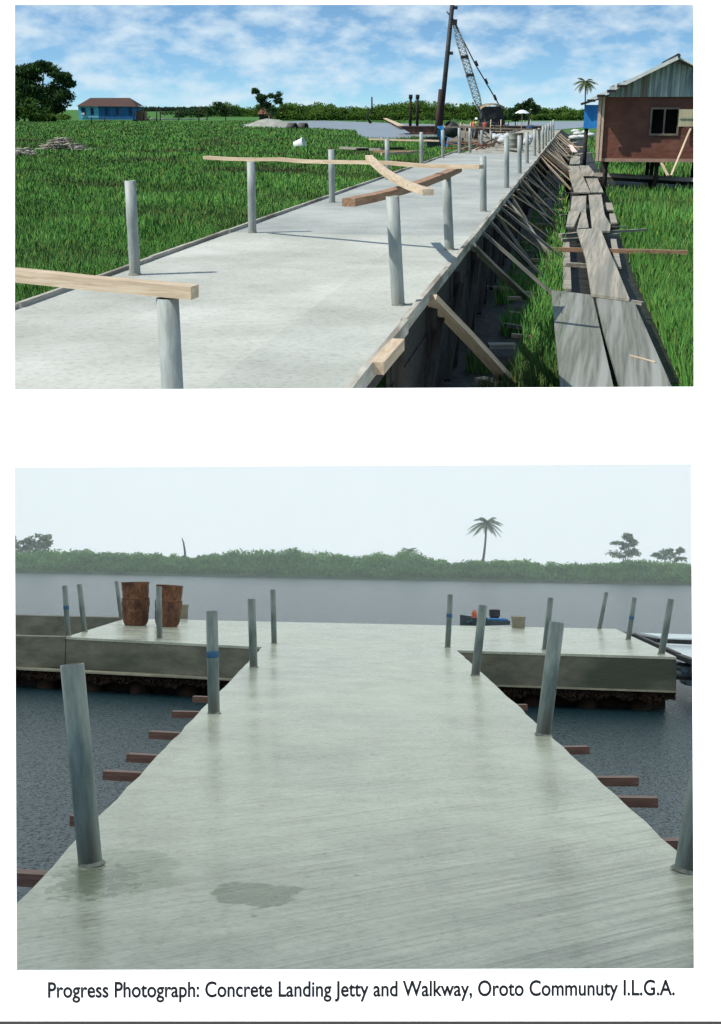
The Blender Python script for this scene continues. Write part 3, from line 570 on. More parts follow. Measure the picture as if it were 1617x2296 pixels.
for k, x in enumerate((xl+.2, xl+2.1, xl+4.0, xl+5.9, xl+7.8)):
    for y in (HY+.4, HY+3.2, HY+6.1): MB().tube([(x, y, -.1), (x+.03, y, zf)], [.09, .08], 8).build('stilt', WOODD, house)
plank('leaning_stick', hp(1483, 366, HY-.6), hp(1498, 394, HY-1.2), .08, .05, WOODX, label='short pale stick leaning below the window of the brown house', cat='stick')
MB().box((xl+4, HY+.05, zf-.06), (8.4, .16, .12)).build('floor_beam', mat('floor_beam', (.28, .17, .12), (.4, .25, .18), scale=2), house)
house.rotation_euler = (0, 0, math.radians(-10))
md = MB(); md.add([(xl-.6, HY-1.6, .007), (xl+13, HY-3.6, .007), (xl+14, HY+6, .007), (xl+1, HY+8, .007)], [(0, 1, 2, 3)]); tag(md.build('shade_mud_patch', mudm), kind='structure')  # dark mud sheet laid to deepen the shade under the house
# ---- blue shed behind
BYD = 62.
shd = empty('blue_shed', TY(1308, 288, BYD), 'bright blue shed wall half hidden behind the brown stilt house', 'shed')
p0 = TY(1308, 288, BYD); p1 = TY(1308, 236, BYD); x1 = TY(1375, 288, BYD).x
MB().prism([(p0.x, BYD), (x1, BYD), (x1, BYD+5), (p0.x, BYD+5)], p0.z, p1.z+.02).build('wall', BLUE, shd)
mb = MB(); roofslab(p0.x-.2, p1.z+.02, x1, p1.z+.55, BYD-.3, BYD+5.3, .08); mb.build('roof', WOODD, shd)
for x in (p0.x+.15, x1-.2): MB().tube([(x, BYD+.3, 0), (x, BYD+.3, p0.z)], [.1, .1], 8).build('stilt', WOODD, shd)

shd.rotation_euler = (0, 0, math.radians(-11))
# ---- foliage helpers
def leafy(m, f=.45):
    if 'leafy' in m: return m
    t = m.node_tree; b = t.nodes['Principled BSDF']; o = [n for n in t.nodes if n.type == 'OUTPUT_MATERIAL'][0]
    tr = N(t, 'ShaderNodeBsdfTranslucent'); src = b.inputs['Base Color'].links[0].from_socket; L(t, src, tr.inputs[0])
    if b.inputs['Normal'].links: L(t, b.inputs['Normal'].links[0].from_socket, tr.inputs['Normal'])
    mx = N(t, 'ShaderNodeMixShader'); mx.inputs[0].default_value = f; L(t, b.outputs[0], mx.inputs[1]); L(t, tr.outputs[0], mx.inputs[2]); L(t, mx.outputs[0], o.inputs[0]); m['leafy'] = 1; return m
def leafmat(name, c1, c2, sc=.5): return leafy(mat(name, c1, c2, rough=.85, scale=sc, spec=.12, tint=True, detail=3))
LM1 = leafmat('mangrove_leaves', (.06, .12, .025), (.13, .23, .045), .3)
LM2 = leafmat('dark_tree_leaves', (.030, .065, .026), (.06, .115, .04), .3)
LM3 = leafmat('bush_leaves', (.04, .09, .022), (.08, .15, .035), .3)
LMR = leafmat('rainy_mangrove_leaves', (.12, .27, .07), (.20, .38, .11), .12)
LMP = leafmat('palm_leaves', (.07, .10, .03), (.12, .15, .05), .8)
def tree(fn, tops, trunkbase, m, label, cat='tree', group=None, name='tree', leaf=.5, nper=260, rt=.25, clumps=9):
    """tops: list of (centre, radii)"""
    e = empty(name, trunkbase, label, cat, group)
    c0 = sum((Vector(c) for c, r in tops), Vector())/len(tops); tb = Vector(trunkbase); tb.x *= c0.y/tb.y; tb.y = c0.y; e.location = tb; mb = MB(); c0 = sum((Vector(c) for c, r in tops), Vector())/len(tops)
    fork = tb.lerp(c0, .45); mb.tube([tb-Vector((0, 0, .2)), tb.lerp(fork, .5)+Vector((rt*.6, 0, 0)), fork], [rt, rt*.8, rt*.65], 8)
    for c, r in tops: c = Vector(c); mb.tube([fork, fork.lerp(c, .5)+Vector((0, 0, .1*(c-fork).length)), c], [rt*.5, rt*.3, rt*.1], 6)
    mb.build('trunk', BARK, e)
    lb = MB()
    for c, r in tops: lb.leaves(blob_points(c, r, nper, clumps), leaf)
    lb.build('crown', m, e, tint=(.5, 1.5)); return e
def palm(base, top, r, m, label, nf=15, fl=2.2, leaf=.09, group=None, bend=.25):
    e = empty('palm_tree', base, label, 'palm tree', group); b = Vector(base); t = Vector(top); pts = []
    for i in range(9): u = i/8; pts.append(b.lerp(t, u)+Vector((math.sin(u*math.pi)*bend, 0, 0)))
    MB().tube(pts, [r*(1.3-.6*i/8) for i in range(9)], 8).build('trunk', BARK, e)
    for k in range(nf):
        a = 2*math.pi*k/nf+random.uniform(-.2, .2); el = random.uniform(-.45, 1.15); mb = MB(); L_ = fl*random.uniform(.8, 1.1)
        dx = Vector((math.cos(a), math.sin(a), 0)); P = []
        for i in range(9): u = i/8; P.append(t+dx*L_*u*math.cos(el*.8)+Vector((0, 0, L_*(u*math.sin(el)*.9-u*u*.55))))
        mb.tube(P, [.03*fl/2*(1-.8*i/8) for i in range(9)], 4)
        sv = Vector((-dx.y, dx.x, 0))
        for i in range(1, 26):
            u = i/26; j = min(int(u*8), 7); p = P[j].lerp(P[j+1], u*8-j); ll = fl*.24*math.sin(math.pi*min(u*.85+.12, 1)); d = (P[j+1]-P[j]).normalized()
            for s_ in (-1, 1):
                q = p+(sv*s_*.8+d*.55)*ll+Vector((0, 0, -ll*random.uniform(.3, .6))); mb.add([p-d*leaf*fl/3, p+d*leaf*fl/3, q], [(0, 1, 2)])
        mb.build('frond', m, e, tint=(.6, 1.4))
    return e
def thicket(fn, fny, outline, base_y, depth, m, name, label, dens, leaf, zb, lowcol=None):
    """a bank of growth: outline = [(px, py_top)] at the distance where (px, base_y) meets the ground"""
    mb = MB(); pts = []
    for i in range(len(outline)-1):
        (xa, ya), (xb, yb) = outline[i], outline[i+1]; n = max(1, int((xb-xa)/5))
        for k in range(n):
            u = (k+random.random())/n; px = xa+(xb-xa)*u; py = ya+(yb-ya)*u+random.uniform(-4.0, 2.5)+9*noise.noise(Vector((px*.03, 0, 3)))+4*noise.noise(Vector((px*.11, 0, 7)))
            by = base_y(px) if callable(base_y) else base_y
            g0 = fn(px, by, zb); t = fny(px, py, g0.y); hgt = t.z-zb
            for lay in range(5):
                dy = depth*lay/5*random.uniform(.6, 1.3); hh = hgt*(1-.0*lay)*random.uniform(.45, 1.0) if lay else hgt*random.uniform(.25, .6)
                rad = hgt*random.uniform(.16, .30); c = np.array([g0.x+random.uniform(-1, 1)*rad, g0.y+dy+rad, zb+max(hh-rad, rad*.3)]); k2 = int(dens*random.uniform(.6, 1.3))
                q = RNG.normal(size=(k2, 3)); q /= np.linalg.norm(q, axis=1)[:, None]; q *= (RNG.uniform(.1, 1.0, k2)**.6*1.15)[:, None]
                pts.append(c+q*np.array([rad*1.5, rad*1.2, rad]))
                
    P = np.concatenate(pts); P = P[P[:, 2] > zb-.1]; mb.leaves(P, leaf)
    o = mb.build(name, m, tint=(.65, 1.35)); tag(o, label, 'thicket', kind='stuff'); return o
# ---- vegetation of the sunny view
fline = MB()
pts = []
for i in range(150):
    px = 285+i*2.2; g0 = T(px, 241.9+random.uniform(-.2, .2), 0); hgt = 2600*0+ (g0.y/2750)*random.uniform(5, 9.5); k2 = 60
    q = RNG.normal(size=(k2, 3)); q /= np.linalg.norm(q, axis=1)[:, None]; pts.append(np.array([g0.x, min(g0.y, 2400), 0])+q*np.array([18, 10, hgt]))
# far wood on the horizon
P = []
for i in range(170):
    px = 250+i*1.7; c = TY(px, 240, 1250.); h_ = 1250/2750*random.uniform(4.5, 8); q = RNG.normal(size=(70, 3)); q /= np.linalg.norm(q, axis=1)[:, None]; q[:, 2] = abs(q[:, 2]); P.append(np.array([c.x, 1250, 0])+q*np.array([6, 8, h_]))
mb = MB().leaves(np.concatenate(P), 2.4)
tag(mb.build('far_wood', leafmat('far_wood_leaves', (.03, .06, .04), (.05, .09, .06), .05), tint=(.7, 1.2)), 'thin dark strip of distant wood on the horizon beyond the fence stakes', 'woods', kind='stuff')
thicket(T, TY, [(455, 240), (480, 229), (505, 227), (530, 240), (560, 238), (600, 236), (640, 232), (700, 231), (750, 237), (800, 236), (845, 239), (865, 231), (900, 227), (960, 226), (1010, 229), (1060, 232), (1100, 240), (1150, 238), (1200, 244), (1240, 243), (1262, 240), (1300, 248), (1400, 250)],
        lambda x: 270 if x > 600 else 262, 9, LM1, 'mangrove_thicket', 'long green thicket along the far river bank behind the crane', 90, .40, 0.)
tree(T, [((lambda c, r: (TY(c[0], c[1], 300.), r))(c, r)) for c, r in [((60, 168), (4.6, 3, 2.5)), ((100, 150), (3.6, 3, 1.6)), ((135, 172), (2.8, 3, 1.4)), ((150, 186), (2.2, 2, 1.2)), ((80, 205), (5.5, 3, 3.0)), ((125, 215), (4.0, 3, 3)), ((45, 195), (4, 3, 4)), ((20, 170), (4, 3, 4)), ((118, 238), (3.2, 3, 2.6))]],
     T(95, 270, 0), LM2, 'large dark spreading tree beside the small blue house', leaf=.6, nper=1300, rt=.7, clumps=14)
tree(T, [(TY(50, 246, 285.), (4.6, 3, 2.8)), (TY(75, 255, 285.), (3.4, 3, 2.0)), (TY(20, 240, 285.), (4, 3, 4))], T(55, 274, 0), LM3, 'rounded olive bush in front of the large dark tree', 'bush', name='bush', leaf=.6, nper=900, rt=.3, clumps=12)
tree(T, [(TY(105, 262, 290.), (3, 2, 1.3)), (TY(130, 262, 290.), (3, 2, 1.2))], T(115, 272, 0), LM1, 'low green scrub between the big tree and blue house', 'bush', name='bush', leaf=.5, nper=400, rt=.15)
tree(T, [(TY(572, 203, 235.), (.8, .8, .6)), (TY(583, 218, 235.), (1, 1, .8)), (TY(596, 232, 235.), (1.8, 1.5, 1.3)), (TY(617, 214, 235.), (1.4, 1.2, .8)), (TY(625, 226, 235.), (.9, 1, .8)), (TY(605, 246, 235.), (2.6, 2, 1.6)), (TY(590, 222, 235), (1.2, 1, 1))], T(605, 273, 0), LM2, 'small dark tree with a forked airy crown beyond the sand heap', leaf=.42, nper=230, rt=.2, clumps=7)
tree(T, [(TY(495, 240, 300.), (3.6, 2, 1.3)), (TY(520, 250, 300.), (3.2, 2, 1.2))], T(505, 266, 0), LM2, 'dark bush standing alone left of the brown hut', 'bush', name='bush', leaf=.5, nper=420, rt=.15)
tree(T, [(TY(395, 256, 420.), (6, 3, 1.5)), (TY(430, 254, 420.), (5, 3, 1.9)), (TY(460, 252, 420.), (4.5, 3, 2.2))], T(430, 264, 0), LM2, 'low spread of scrub behind the thick fence stake', 'bush', name='bush', leaf=.6, nper=500, rt=.12)
tree(T, [(TY(318, 262, 320.), (2.5, 2, 1.6)), (TY(305, 255, 320.), (1.5, 2, 1))], T(315, 270, 0), LM2, 'little bush at the end of the blue house', 'bush', name='bush', leaf=.45, nper=260, rt=.1)
tree(T, [(TY(1185, 234, 230.), (1.3, 1.2, 1.1)), (TY(1170, 244, 230.), (1.4, 1.2, .9)), (TY(1200, 246, 230.), (1.3, 1, .8))], T(1185, 270, 0), LM2, 'bushy dark treetop rising just behind the parasol', leaf=.45, nper=420, rt=.2)
pb_ = TY(1312, 270, 240.); pt_ = TY(1313, 183, 240.); palm(pb_, pt_, .15, LMP, 'tall slim palm standing above the blue shed', fl=2.6, nf=18, bend=0)
# ---- grass blades near the viewer
def gmat(*a, **k):
    m = mat(*a, **k)
    if 'soft' in m: return m
    t = m.node_tree; ge = N(t, 'ShaderNodeNewGeometry'); sc = N(t, 'ShaderNodeVectorMath', operation='SCALE'); sc.inputs['Scale'].default_value = .25; L(t, ge.outputs['Normal'], sc.inputs[0])
    ad = N(t, 'ShaderNodeVectorMath', operation='ADD'); ad.inputs[1].default_value = (0, 0, .75); L(t, sc.outputs[0], ad.inputs[0]); nn = N(t, 'ShaderNodeVectorMath', operation='NORMALIZE'); L(t, ad.outputs[0], nn.inputs[0]); L(t, nn.outputs[0], t.nodes['Principled BSDF'].inputs['Normal']); m['soft'] = 1; return m
def grassfield(n, xr, yr, hmin, hmax, name, label, reject, pw=1.0):
    px = RNG.uniform(xr[0], xr[1], n); py = yr[0]+(yr[1]-yr[0])*RNG.uniform(0, 1, n)**pw
    rx = (px-CX); ru = (CY-py); dy = AF.y*F+AU.y*ru; dz = AF.z*F+AU.z*ru; t = -CAM.z/dz; X = rx*t; Y = dy*t
    k = ~reject(X, Y) & (Y > 10.7); X = X[k]; Y = Y[k]; n = len(X)
    D = np.hypot(X, Y); patch = np.array([noise.noise(Vector((x*.22, y*.16, 0))) for x, y in zip(X, Y)])
    H = RNG.uniform(hmin, hmax, n)*(1+.6*patch); Wd_ = .004+D*.00032
    a = RNG.uniform(0, 2*np.pi, n); lean = RNG.uniform(.05, .45, n)*H; ax = np.cos(a); ay = np.sin(a); b = RNG.uniform(0, 2*np.pi, n); bx = np.cos(b)*lean; by = np.sin(b)*lean
    V = np.empty((n, 5, 3)); z0 = np.zeros(n)
    V[:, 0] = np.stack([X-ax*Wd_, Y-ay*Wd_, z0], 1); V[:, 1] = np.stack([X+ax*Wd_, Y+ay*Wd_, z0], 1)
    V[:, 2] = np.stack([X+ax*Wd_*.7+bx*.4, Y+ay*Wd_*.7+by*.4, H*.6], 1); V[:, 3] = np.stack([X-ax*Wd_*.7+bx*.4, Y-ay*Wd_*.7+by*.4, H*.6], 1); V[:, 4] = np.stack([X+bx, Y+by, H], 1)
    me = bpy.data.meshes.new(name); me.vertices.add(n*5); me.vertices.foreach_set('co', V.ravel())
    base = np.arange(n)*5; lp = np.stack([base, base+1, base+2, base+3, base+3, base+2, base+4], 1).ravel()
    me.loops.add(n*7); me.loops.foreach_set('vertex_index', lp)
    me.polygons.add(n*2); ls = np.stack([np.arange(n)*7, np.arange(n)*7+4], 1).ravel(); me.polygons.foreach_set('loop_start', ls)
    ca = me.color_attributes.new('tint', 'FLOAT_COLOR', 'POINT'); p2 = np.array([noise.noise(Vector((x*.9, y*.5, 5))) for x, y in zip(X, Y)]); br = RNG.uniform(.85, 1.15, n)*(1+.40*patch+.28*p2); hu = RNG.uniform(.8, 1.3, n)
    dry = (RNG.uniform(0, 1, n) < .035); hu[dry] = 2.2; br[dry] = 1.4
    C = np.stack([br*hu, br, br*.9, np.ones(n)], 1); ca.data.foreach_set('color', np.repeat(C, 5, 0).ravel())
    me.update(calc_edges=True); me.materials.append(gmat('grass_blades', (.068, .200, .042), (.108, .268, .066), rough=.9, scale=.5, spec=.05, tint=True, c3=(.066, .088, .042)))
    o = bpy.data.objects.new(name, me); link(o); tag(o, label, 'grass', kind='stuff')
OX, OY, SX, SY, DX, DY = O0.x, O0.y, side.x, side.y, dirv.x, dirv.y
def cross(X, Y): return (X-OX)*SX+(Y-OY)*SY
def rej_left(X, Y): return (cross(X, Y) > -.25) | inpoly(X, Y, RP)
grassfield(330000, (0, 1100), (272, 760), .13, .32, 'grass', 'tall green swamp grass filling the ground beyond the walkway', rej_left, 1.15)
pathpoly = [T(*p, 0)[:2] for p in [(1262, 300), (1300, 300), (1338, 372), (1362, 440), (1400, 560), (1430, 640), (1525, 860), (1590, 1000), (1290, 1000), (1262, 862), (1258, 650), (1270, 450), (1262, 380)]]
def rej_right(X, Y): c = cross(X, Y); return (c < Wd+.85) | ((c < Wd+1.5) & (RNG.uniform(0, 1, len(X)) < .75)) | inpoly(X, Y, pathpoly) | ((X > xl-.5) & (Y > HY-1.2) & (Y < HY+dep)) | inpoly(X, Y, RP)
grassfield(130000, (1080, 1640), (300, 900), .16, .42, 'grass', 'tall grass around the old plank footpath', rej_right, .8)
def rej_foot(X, Y): c = cross(X, Y); return (c < Wd+.25) | (c > Wd+1.3) | (np.array([noise.noise(Vector((x*1.3, y*.7, 9))) for x, y in zip(X, Y)]) < .12)
grassfield(30000, (900, 1290), (300, 900), .12, .34, 'weed_tufts', 'loose weed tufts growing in the dark mud between the braces', rej_foot, .8)
# ---- small blue house at the left
LY = 310.
def lp(px, py, y=LY): return TY(px, py, y)
lh = empty('blue_house', lp(220, 268), 'small blue house with a rusty brown roof beyond the grass field', 'house')
x0, xm, x1 = lp(157, 0).x, lp(204, 0).x, lp(288, 0).x; z0, z1 = .3, lp(0, 238).z
lb = mat('light_blue_paint', (.10, .42, .62), (.16, .52, .70), rough=.7, scale=.8); db = mat('deep_blue_paint', (.015, .10, .25), (.025, .14, .33), rough=.7, scale=.8, stretch=(3, 1, .5))
MB().prism([(x0, LY), (xm, LY), (xm, LY+9), (x0, LY+9)], z0, z1).build('wall', lb, lh)
MB().prism([(xm, LY-.05), (x1, LY-.05), (x1, LY+9), (xm, LY+9)], z0, z1).build('wall', db, lh)
for px, ww in ((169, 9), (189, 7), (222, 7), (247, 7), (277, 8)):
    a_ = lp(px-ww/2, 0).x; b_ = lp(px+ww/2, 0).x; MB().box(((a_+b_)/2, LY-.06, lp(0, 250).z), (b_-a_, .12, 1.7)).build('window', mat('shut_window', (.015, .05, .10), rough=.7), lh)
MB().box((lp(168, 0).x, LY-.25, lp(0, 255).z), (.7, .3, .5)).build('washing', WHITE, lh)
MB().box(((x0+xm)/2+.2, LY-.12, lp(0, 262).z), (xm-x0-.8, .1, .22)).build('trim', mat('pale_trim', (.4, .6, .65)), lh)
mb = MB(); ze = z1; zr = lp(0, 219).z; xa, xb = x0-.3, x1+.6; i1, i2 = lp(178, 0).x, lp(270, 0).x
mb.add([(xa, LY-.6, ze), (xb, LY-.6, ze-.1), (xb, LY+9.6, ze), (xa, LY+9.6, ze), (i1, LY+4.5, zr), (i2, LY+4.5, zr)], [(0, 1, 5, 4), (1, 2, 5), (2, 3, 4, 5), (3, 0, 4), (3, 2, 1, 0)])
mb.build('roof', mat('rusty_brown_roof', (.05, .026, .02), (.09, .045, .035), rough=.8, scale=1, stretch=(3, 1, 1)), lh)
annx = lp(295, 0).x; MB().box((annx, LY+5, lp(0, 258).z-.3), (2.0, 2.5, 2.6)).build('lean_to', WOODR, lh)
MB().box((annx-.3, LY+4, lp(0, 238).z), (3.2, 4, .12)).build('lean_to_roof', WHITE, lh)
# ---- fence stakes across the field
fe = 'thin stakes across the far field'
for i, (px, t, b) in enumerate([(300, 245, 272), (305, 248, 274), (322, 244, 271), (351, 240, 273), (359, 241, 271), (401, 244, 271), (446, 239, 272), (464, 248, 270), (205, 262, 277), (234, 264, 276)]):
    p = T(px, b, 0); q = TY(px, t, p.y)
    mb = MB().tube([p-Vector((0, 0, .2)), p.lerp(q, .5)+Vector((.08, 0, 0)), q], [.16, .14, .11], 6)
    tag(mb.build('stake', WOODD, origin=p), ['dark stake at the end of the blue house', 'short stake beside the lean-to', 'stake in front of the little bush', 'tall dark stake of a close pair', 'thinner stake of a close pair', 'lone pale stake in mid field', 'thick tall stake nearest the dark bush', 'short stub stake beside the dark bush', 'stub stake under the light blue wall corner', 'stub stake before the deep blue wall'][i], 'stake', fe)
p = T(300, 269.5, .0); q = T(462, 268.5, .0); plank('bank_strip', p+Vector((0, 0, .15)), q+Vector((0, 0, .15)), 1.2, .3, mat('pale_bank', (.35, .34, .28), (.45, .43, .36)), n=12, jit=.15, label='pale muddy strip behind the far stakes', cat='mud bank')
# ---- brown hut, sand heap, pipes
hy = 262.; h0 = TY(575, 258, hy)
hut = empty('thatched_hut', h0, 'tiny rusty roofed hut beside the forked dark tree', 'hut')
xa, xb = TY(570, 0, hy).x, TY(607, 0, hy).x; za, zb_ = TY(0, 256, hy).z, TY(0, 243, hy).z
MB().prism([(xa+.4, hy), (xb-.5, hy), (xb-.5, hy+3), (xa+.4, hy+3)], 0, za+.1).build('wall', WOODD, hut)
mb = MB(); mb.add([(xa, hy-.5, za), (xb, hy-.5, za), (xb, hy+3.5, za), (xa, hy+3.5, za), (xa+.8, hy+1.5, zb_), (xb-.9, hy+1.5, zb_)], [(0, 1, 5, 4), (1, 2, 5), (2, 3, 4, 5), (3, 0, 4)]); mb.build('roof', RUST, hut)
def heap(pc, rx, ry, h, m, name, n=28):
    mb = MB(); vs = []; fs = []; R_ = 10
    for i in range(R_+1):
        for k in range(n):
            u = i/R_; a = 2*math.pi*k/n; q = 1+.12*noise.noise(Vector((math.cos(a)*2, math.sin(a)*2, 3)))
            vs.append((pc[0]+rx*u*q*math.cos(a), pc[1]+ry*u*q*math.sin(a), h*math.cos(u*math.pi/2)**1.15*(1+.15*noise.noise(Vector((math.cos(a)*u*3, math.sin(a)*u*3, 1))))-.02))
    for i in range(R_):
        for k in range(n): fs.append((i*n+k, (i+1)*n+k, (i+1)*n+(k+1) % n, i*n+(k+1) % n))
    return mb.add(vs, fs, True).build(name, m, origin=(pc[0], pc[1], 0))
sp = T(604, 285, 0); sp.y += 3
tag(heap(sp, 5.2*sp.y/215, 3.5, TY(0, 266, sp.y).z, mat('sharp_sand', (.22, .22, .185), (.33, .33, .28), rough=1, scale=1.2, bump=.7, bd=.1), 'sand_heap'), 'pale grey heap of sand at the river edge of the grass', 'sand heap')
for px, lab in ((656, 'concrete pipe ring nearer the sand heap'), (680, 'concrete pipe ring farther from the sand heap')):
    p = T(px, 289, 0); r_ = .62; mb = MB(); mb.lathe([(r_, -.6), (r_, .6), (r_*.8, .6), (r_*.8, -.6), (r_, -.6)], n=20)
    o = mb.build('pipe_ring', mat('old_concrete', (.05, .05, .04), (.12, .11, .09), scale=2)); o.location = (p.x, p.y, r_*.45); o.rotation_euler = (math.pi/2, 0, 1.0); tag(o, lab, 'pipe ring', 'pipe rings by the sand heap')
# ---- brushwood piles
for j, (cx_, by, wpx, hpx, lab) in enumerate([(135, 340, 58, 34, 'large pile of grey dead branches lying in the grass'), (48, 352, 34, 22, 'smaller brushwood pile at the very edge of the field')]):
    p = T(cx_, by, 0); sc = p.y/2650; mb = MB()
    for i in range(150 if j == 0 else 80):
        a = random.uniform(-.5, .5) if random.random() < .75 else random.uniform(0, 3.1); l_ = random.uniform(.6, 1.7)*wpx*sc*.45; u = random.gauss(0, .5); hh = random.uniform(.1, 1)*hpx*sc*.8*max(.1, 1-abs(u)*.8)
        c = Vector((p.x+u*wpx*sc*.8, p.y+random.uniform(-.3, 1.8), hh)); d = Vector((math.cos(a), math.sin(a), random.uniform(-.2, .2)))*l_*.5
        mb.tube([c-d, c+Vector((0, 0, random.uniform(-.05, .1))), c+d], [.035, .05, .02], 5)
    tag(mb.build('brushwood_pile', mat('dead_wood', (.14, .12, .09), (.42, .39, .32), rough=.9, scale=1.4), origin=p), lab, 'brushwood pile', None)
# ---- bucket, loose timbers in the grass
p = T(670, 333, 0); mb = MB(); mb.lathe([(.001, 0), (.30, 0), (.38, .75), (.41, .75), (.41, .8), (.34, .8), (.28, .05), (.001, .05)], n=20)
o = mb.build('bucket', WHITE); o.location = p+Vector((-.3, 0, .22)); o.rotation_euler = (.3, 1.25, 0); tag(o, 'white plastic bucket tipped over in the grass', 'bucket')
for a_, b_, wd, m, lab in [((765, 331), (858, 336), .3, WOODG, 'grey timber lying in the grass nearest the white bucket'), ((840, 339), (930, 341), .3, WOODR, 'reddish timber lying in the grass behind the fourth post'), ((800, 335), (905, 333), .2, WOODD, 'dark pole lying across the two timbers in the grass'), ((855, 345), (950, 340), .15, WOODX, 'thin pale pole in the grass nearest the walkway')]:
    plank('loose_timber', T(*a_, .35), T(*b_, .35), wd, .16, m, n=5, jit=.02, label=lab, cat='timber', group='loose timbers lying in the grass')
plank('pole', T(828, 312, .7), T(985, 316, .7), .12, .12, WOODX, n=6, jit=.02, label='long pale pole laid level along the river edge', cat='pole')
mb = MB().tube([T(832, 277, 0), TY(822, 262, T(832, 277, 0).y), TY(834, 245, T(832, 277, 0).y), TY(834, 217, T(832, 277, 0).y)], [.3, .2, .18, .15], 7); tag(mb.build('stake', WOODD, origin=T(832, 277, 0)), 'tall crooked stake standing on the far river bank', 'stake')
# ---- piling site: barge, piles, crane
QY = 150.
def qp(px, py, y=QY): return TY(px, py, y)
bg = empty('barge', qp(1000, 306), 'rusty brown work barge moored on the river below the crane', 'barge')
bx0, bx1 = qp(903, 0).x, qp(1240, 0).x; bz = qp(0, 283).z; bx0t = qp(898, 0).x
MB().add([(bx0+1.6, QY-3, -.1), (bx1, QY-3, -.1), (bx1, QY+5, -.1), (bx0+1.6, QY+5, -.1), (bx0t, QY-3, bz), (bx1, QY-3, bz), (bx1, QY+5, bz), (bx0t, QY+5, bz)], [(3, 2, 1, 0), (4, 5, 6, 7), (0, 1, 5, 4), (1, 2, 6, 5), (2, 3, 7, 6), (3, 0, 4, 7)]).build('hull', mat('barge_rust', (.07, .035, .025), (.15, .075, .05), scale=1.2, stretch=(1, 1, .4)), bg)
MB().bar((bx0, QY-3.05, bz-.05), (bx1, QY-3.05, bz-.05), .12, .16).build('rubbing_strip', WOODD, bg)
plank('gangplank', T(858, 263, .5), T(902, 283, .5), .9, .15, WOODX, n=4, label='pale gangplank slanting from the far bank to the barge', cat='gangplank')
for px, lab in ((920, 'slender pile with a knobbed top, outer of the pair on the barge'), (935.5, 'slender pile, inner of the pair on the barge')):
    a_ = qp(px, 284, QY+1); b_ = qp(px+1, 215, QY+1); mb = MB().tube([a_, b_], [.17, .15], 8); mb.tube([b_-Vector((0, 0, .35)), b_+Vector((0, 0, .15))], [.24, .24], 8); tag(mb.build('pile', WOODD, origin=a_), lab, 'pile', 'slender piles on the barge')
# tall piling leader
a_ = qp(984, 316, QY-3.4); b_ = qp(1016, -6, QY-3.4)
ld = empty('piling_leader', a_, 'very tall dark piling mast rising beyond the top of the sunny view', 'piling mast')
d_ = b_-a_
MB().tube([a_, b_], [.30, .26], 14).build('mast', DARK, ld)
for u in (.62, .93, .96): c = a_+d_*u; MB().box(c+Vector((.4, 0, 0)), (.5, .4, .35)).build('guide_bracket', DARK, ld)
a2 = qp(977, 320, QY-3.8); b2 = qp(989, 200, QY-3.8); tag(MB().tube([a2, b2], [.30, .28], 12).build('pile', mat('reddish_pile', (.03, .018, .014), (.06, .035, .03), scale=1), origin=a2), 'shorter thick dark pile standing beside the tall mast', 'pile')
cr_ = empty('crawler_crane', qp(1110, 285), 'old dark crawler crane with a pale lattice boom on the barge', 'crane')
f0 = qp(1079, 252); f1 = qp(1018, 50)
def lattice(mb, a, b, wa, wb, n, r):
    a = Vector(a); b = Vector(b); d = (b-a).normalized(); u = d.cross(Vector((0, 1, 0))).normalized(); v = Vector((0, 1, 0)); C = []
    for i in range(n+1):
        t = i/n; w_ = wb+(wa-wb)*(1-t); w_ *= min(1, .35+4*t) ; w_ *= min(1, .35+4*(1-t)); c = a.lerp(b, t); C.append([c+u*w_*sx+v*w_*sy for sx, sy in ((-1, -1), (1, -1), (1, 1), (-1, 1))])
    for i in range(n):
        for k in range(4):
            mb.tube([C[i][k], C[i+1][k]], [r, r], 5, cap=False); k2 = (k+1) % 4
            mb.tube([C[i][k], C[i+1][k2]] if i % 2 else [C[i][k2], C[i+1][k]], [r*.7]*2, 4, cap=False); mb.tube([C[i][k], C[i][k2]], [r*.7]*2, 4, cap=False)
mb = MB(); lattice(mb, f0, f1, .42, .36, 22, .055); mb.build('boom', mat('boom_paint', (.22, .25, .25), (.36, .38, .36), scale=2), cr_)
for u in (.42, .62): c = f0.lerp(f1, u); MB().box(c, (.9, .9, .35)).build('boom_joint', DARK, cr_)
mb = MB(); mb.box(f1, (.7, .9, .6)); mb.tube([f1+Vector((0, 0, .2)), f1+Vector((-.9, 0, 1.2))], [.1, .08], 6); mb.build('boom_head', DARK, cr_)
g1 = qp(1118, 233); mb = MB()
for dy in (-.3, .3): mb.tube([f1+Vector((0, dy, 0)), f1.lerp(g1, .5)+Vector((-.1, dy, -.15)), g1+Vector((0, dy, 0))], [.045]*3, 5)
mb.build('stay_rope', DARK, cr_)
mb = MB()
for u in (.5, .72, .92): c = f1.lerp(g1, u); mb = MB(); mb.tube([c+Vector((-.14, 0, .3)), c+Vector((.14, 0, -.3))], [.16, .16], 8); mb.build('pulley_block', DARK, cr_)
cx0, cx1 = qp(1086, 0).x, qp(1140, 0).x; cz0, cz1 = bz+.9, qp(0, 238).z; cm_ = (cx0+cx1)/2
mb = MB(); mb.add([(cx0, QY-1.4, cz0), (cx1, QY-1.4, cz0), (cx1, QY+1.4, cz0), (cx0, QY+1.4, cz0), (cx0+.1, QY-1.4, cz1-.1), (cx1-.6, QY-1.4, cz1), (cx1-.6, QY+1.4, cz1), (cx0+.1, QY+1.4, cz1-.1)], [(3, 2, 1, 0), (4, 5, 6, 7), (0, 1, 5, 4), (1, 2, 6, 5), (2, 3, 7, 6), (3, 0, 4, 7)]); mb.build('cab', DARK, cr_)
mb = MB()
vs = []; fs = []; n = 14
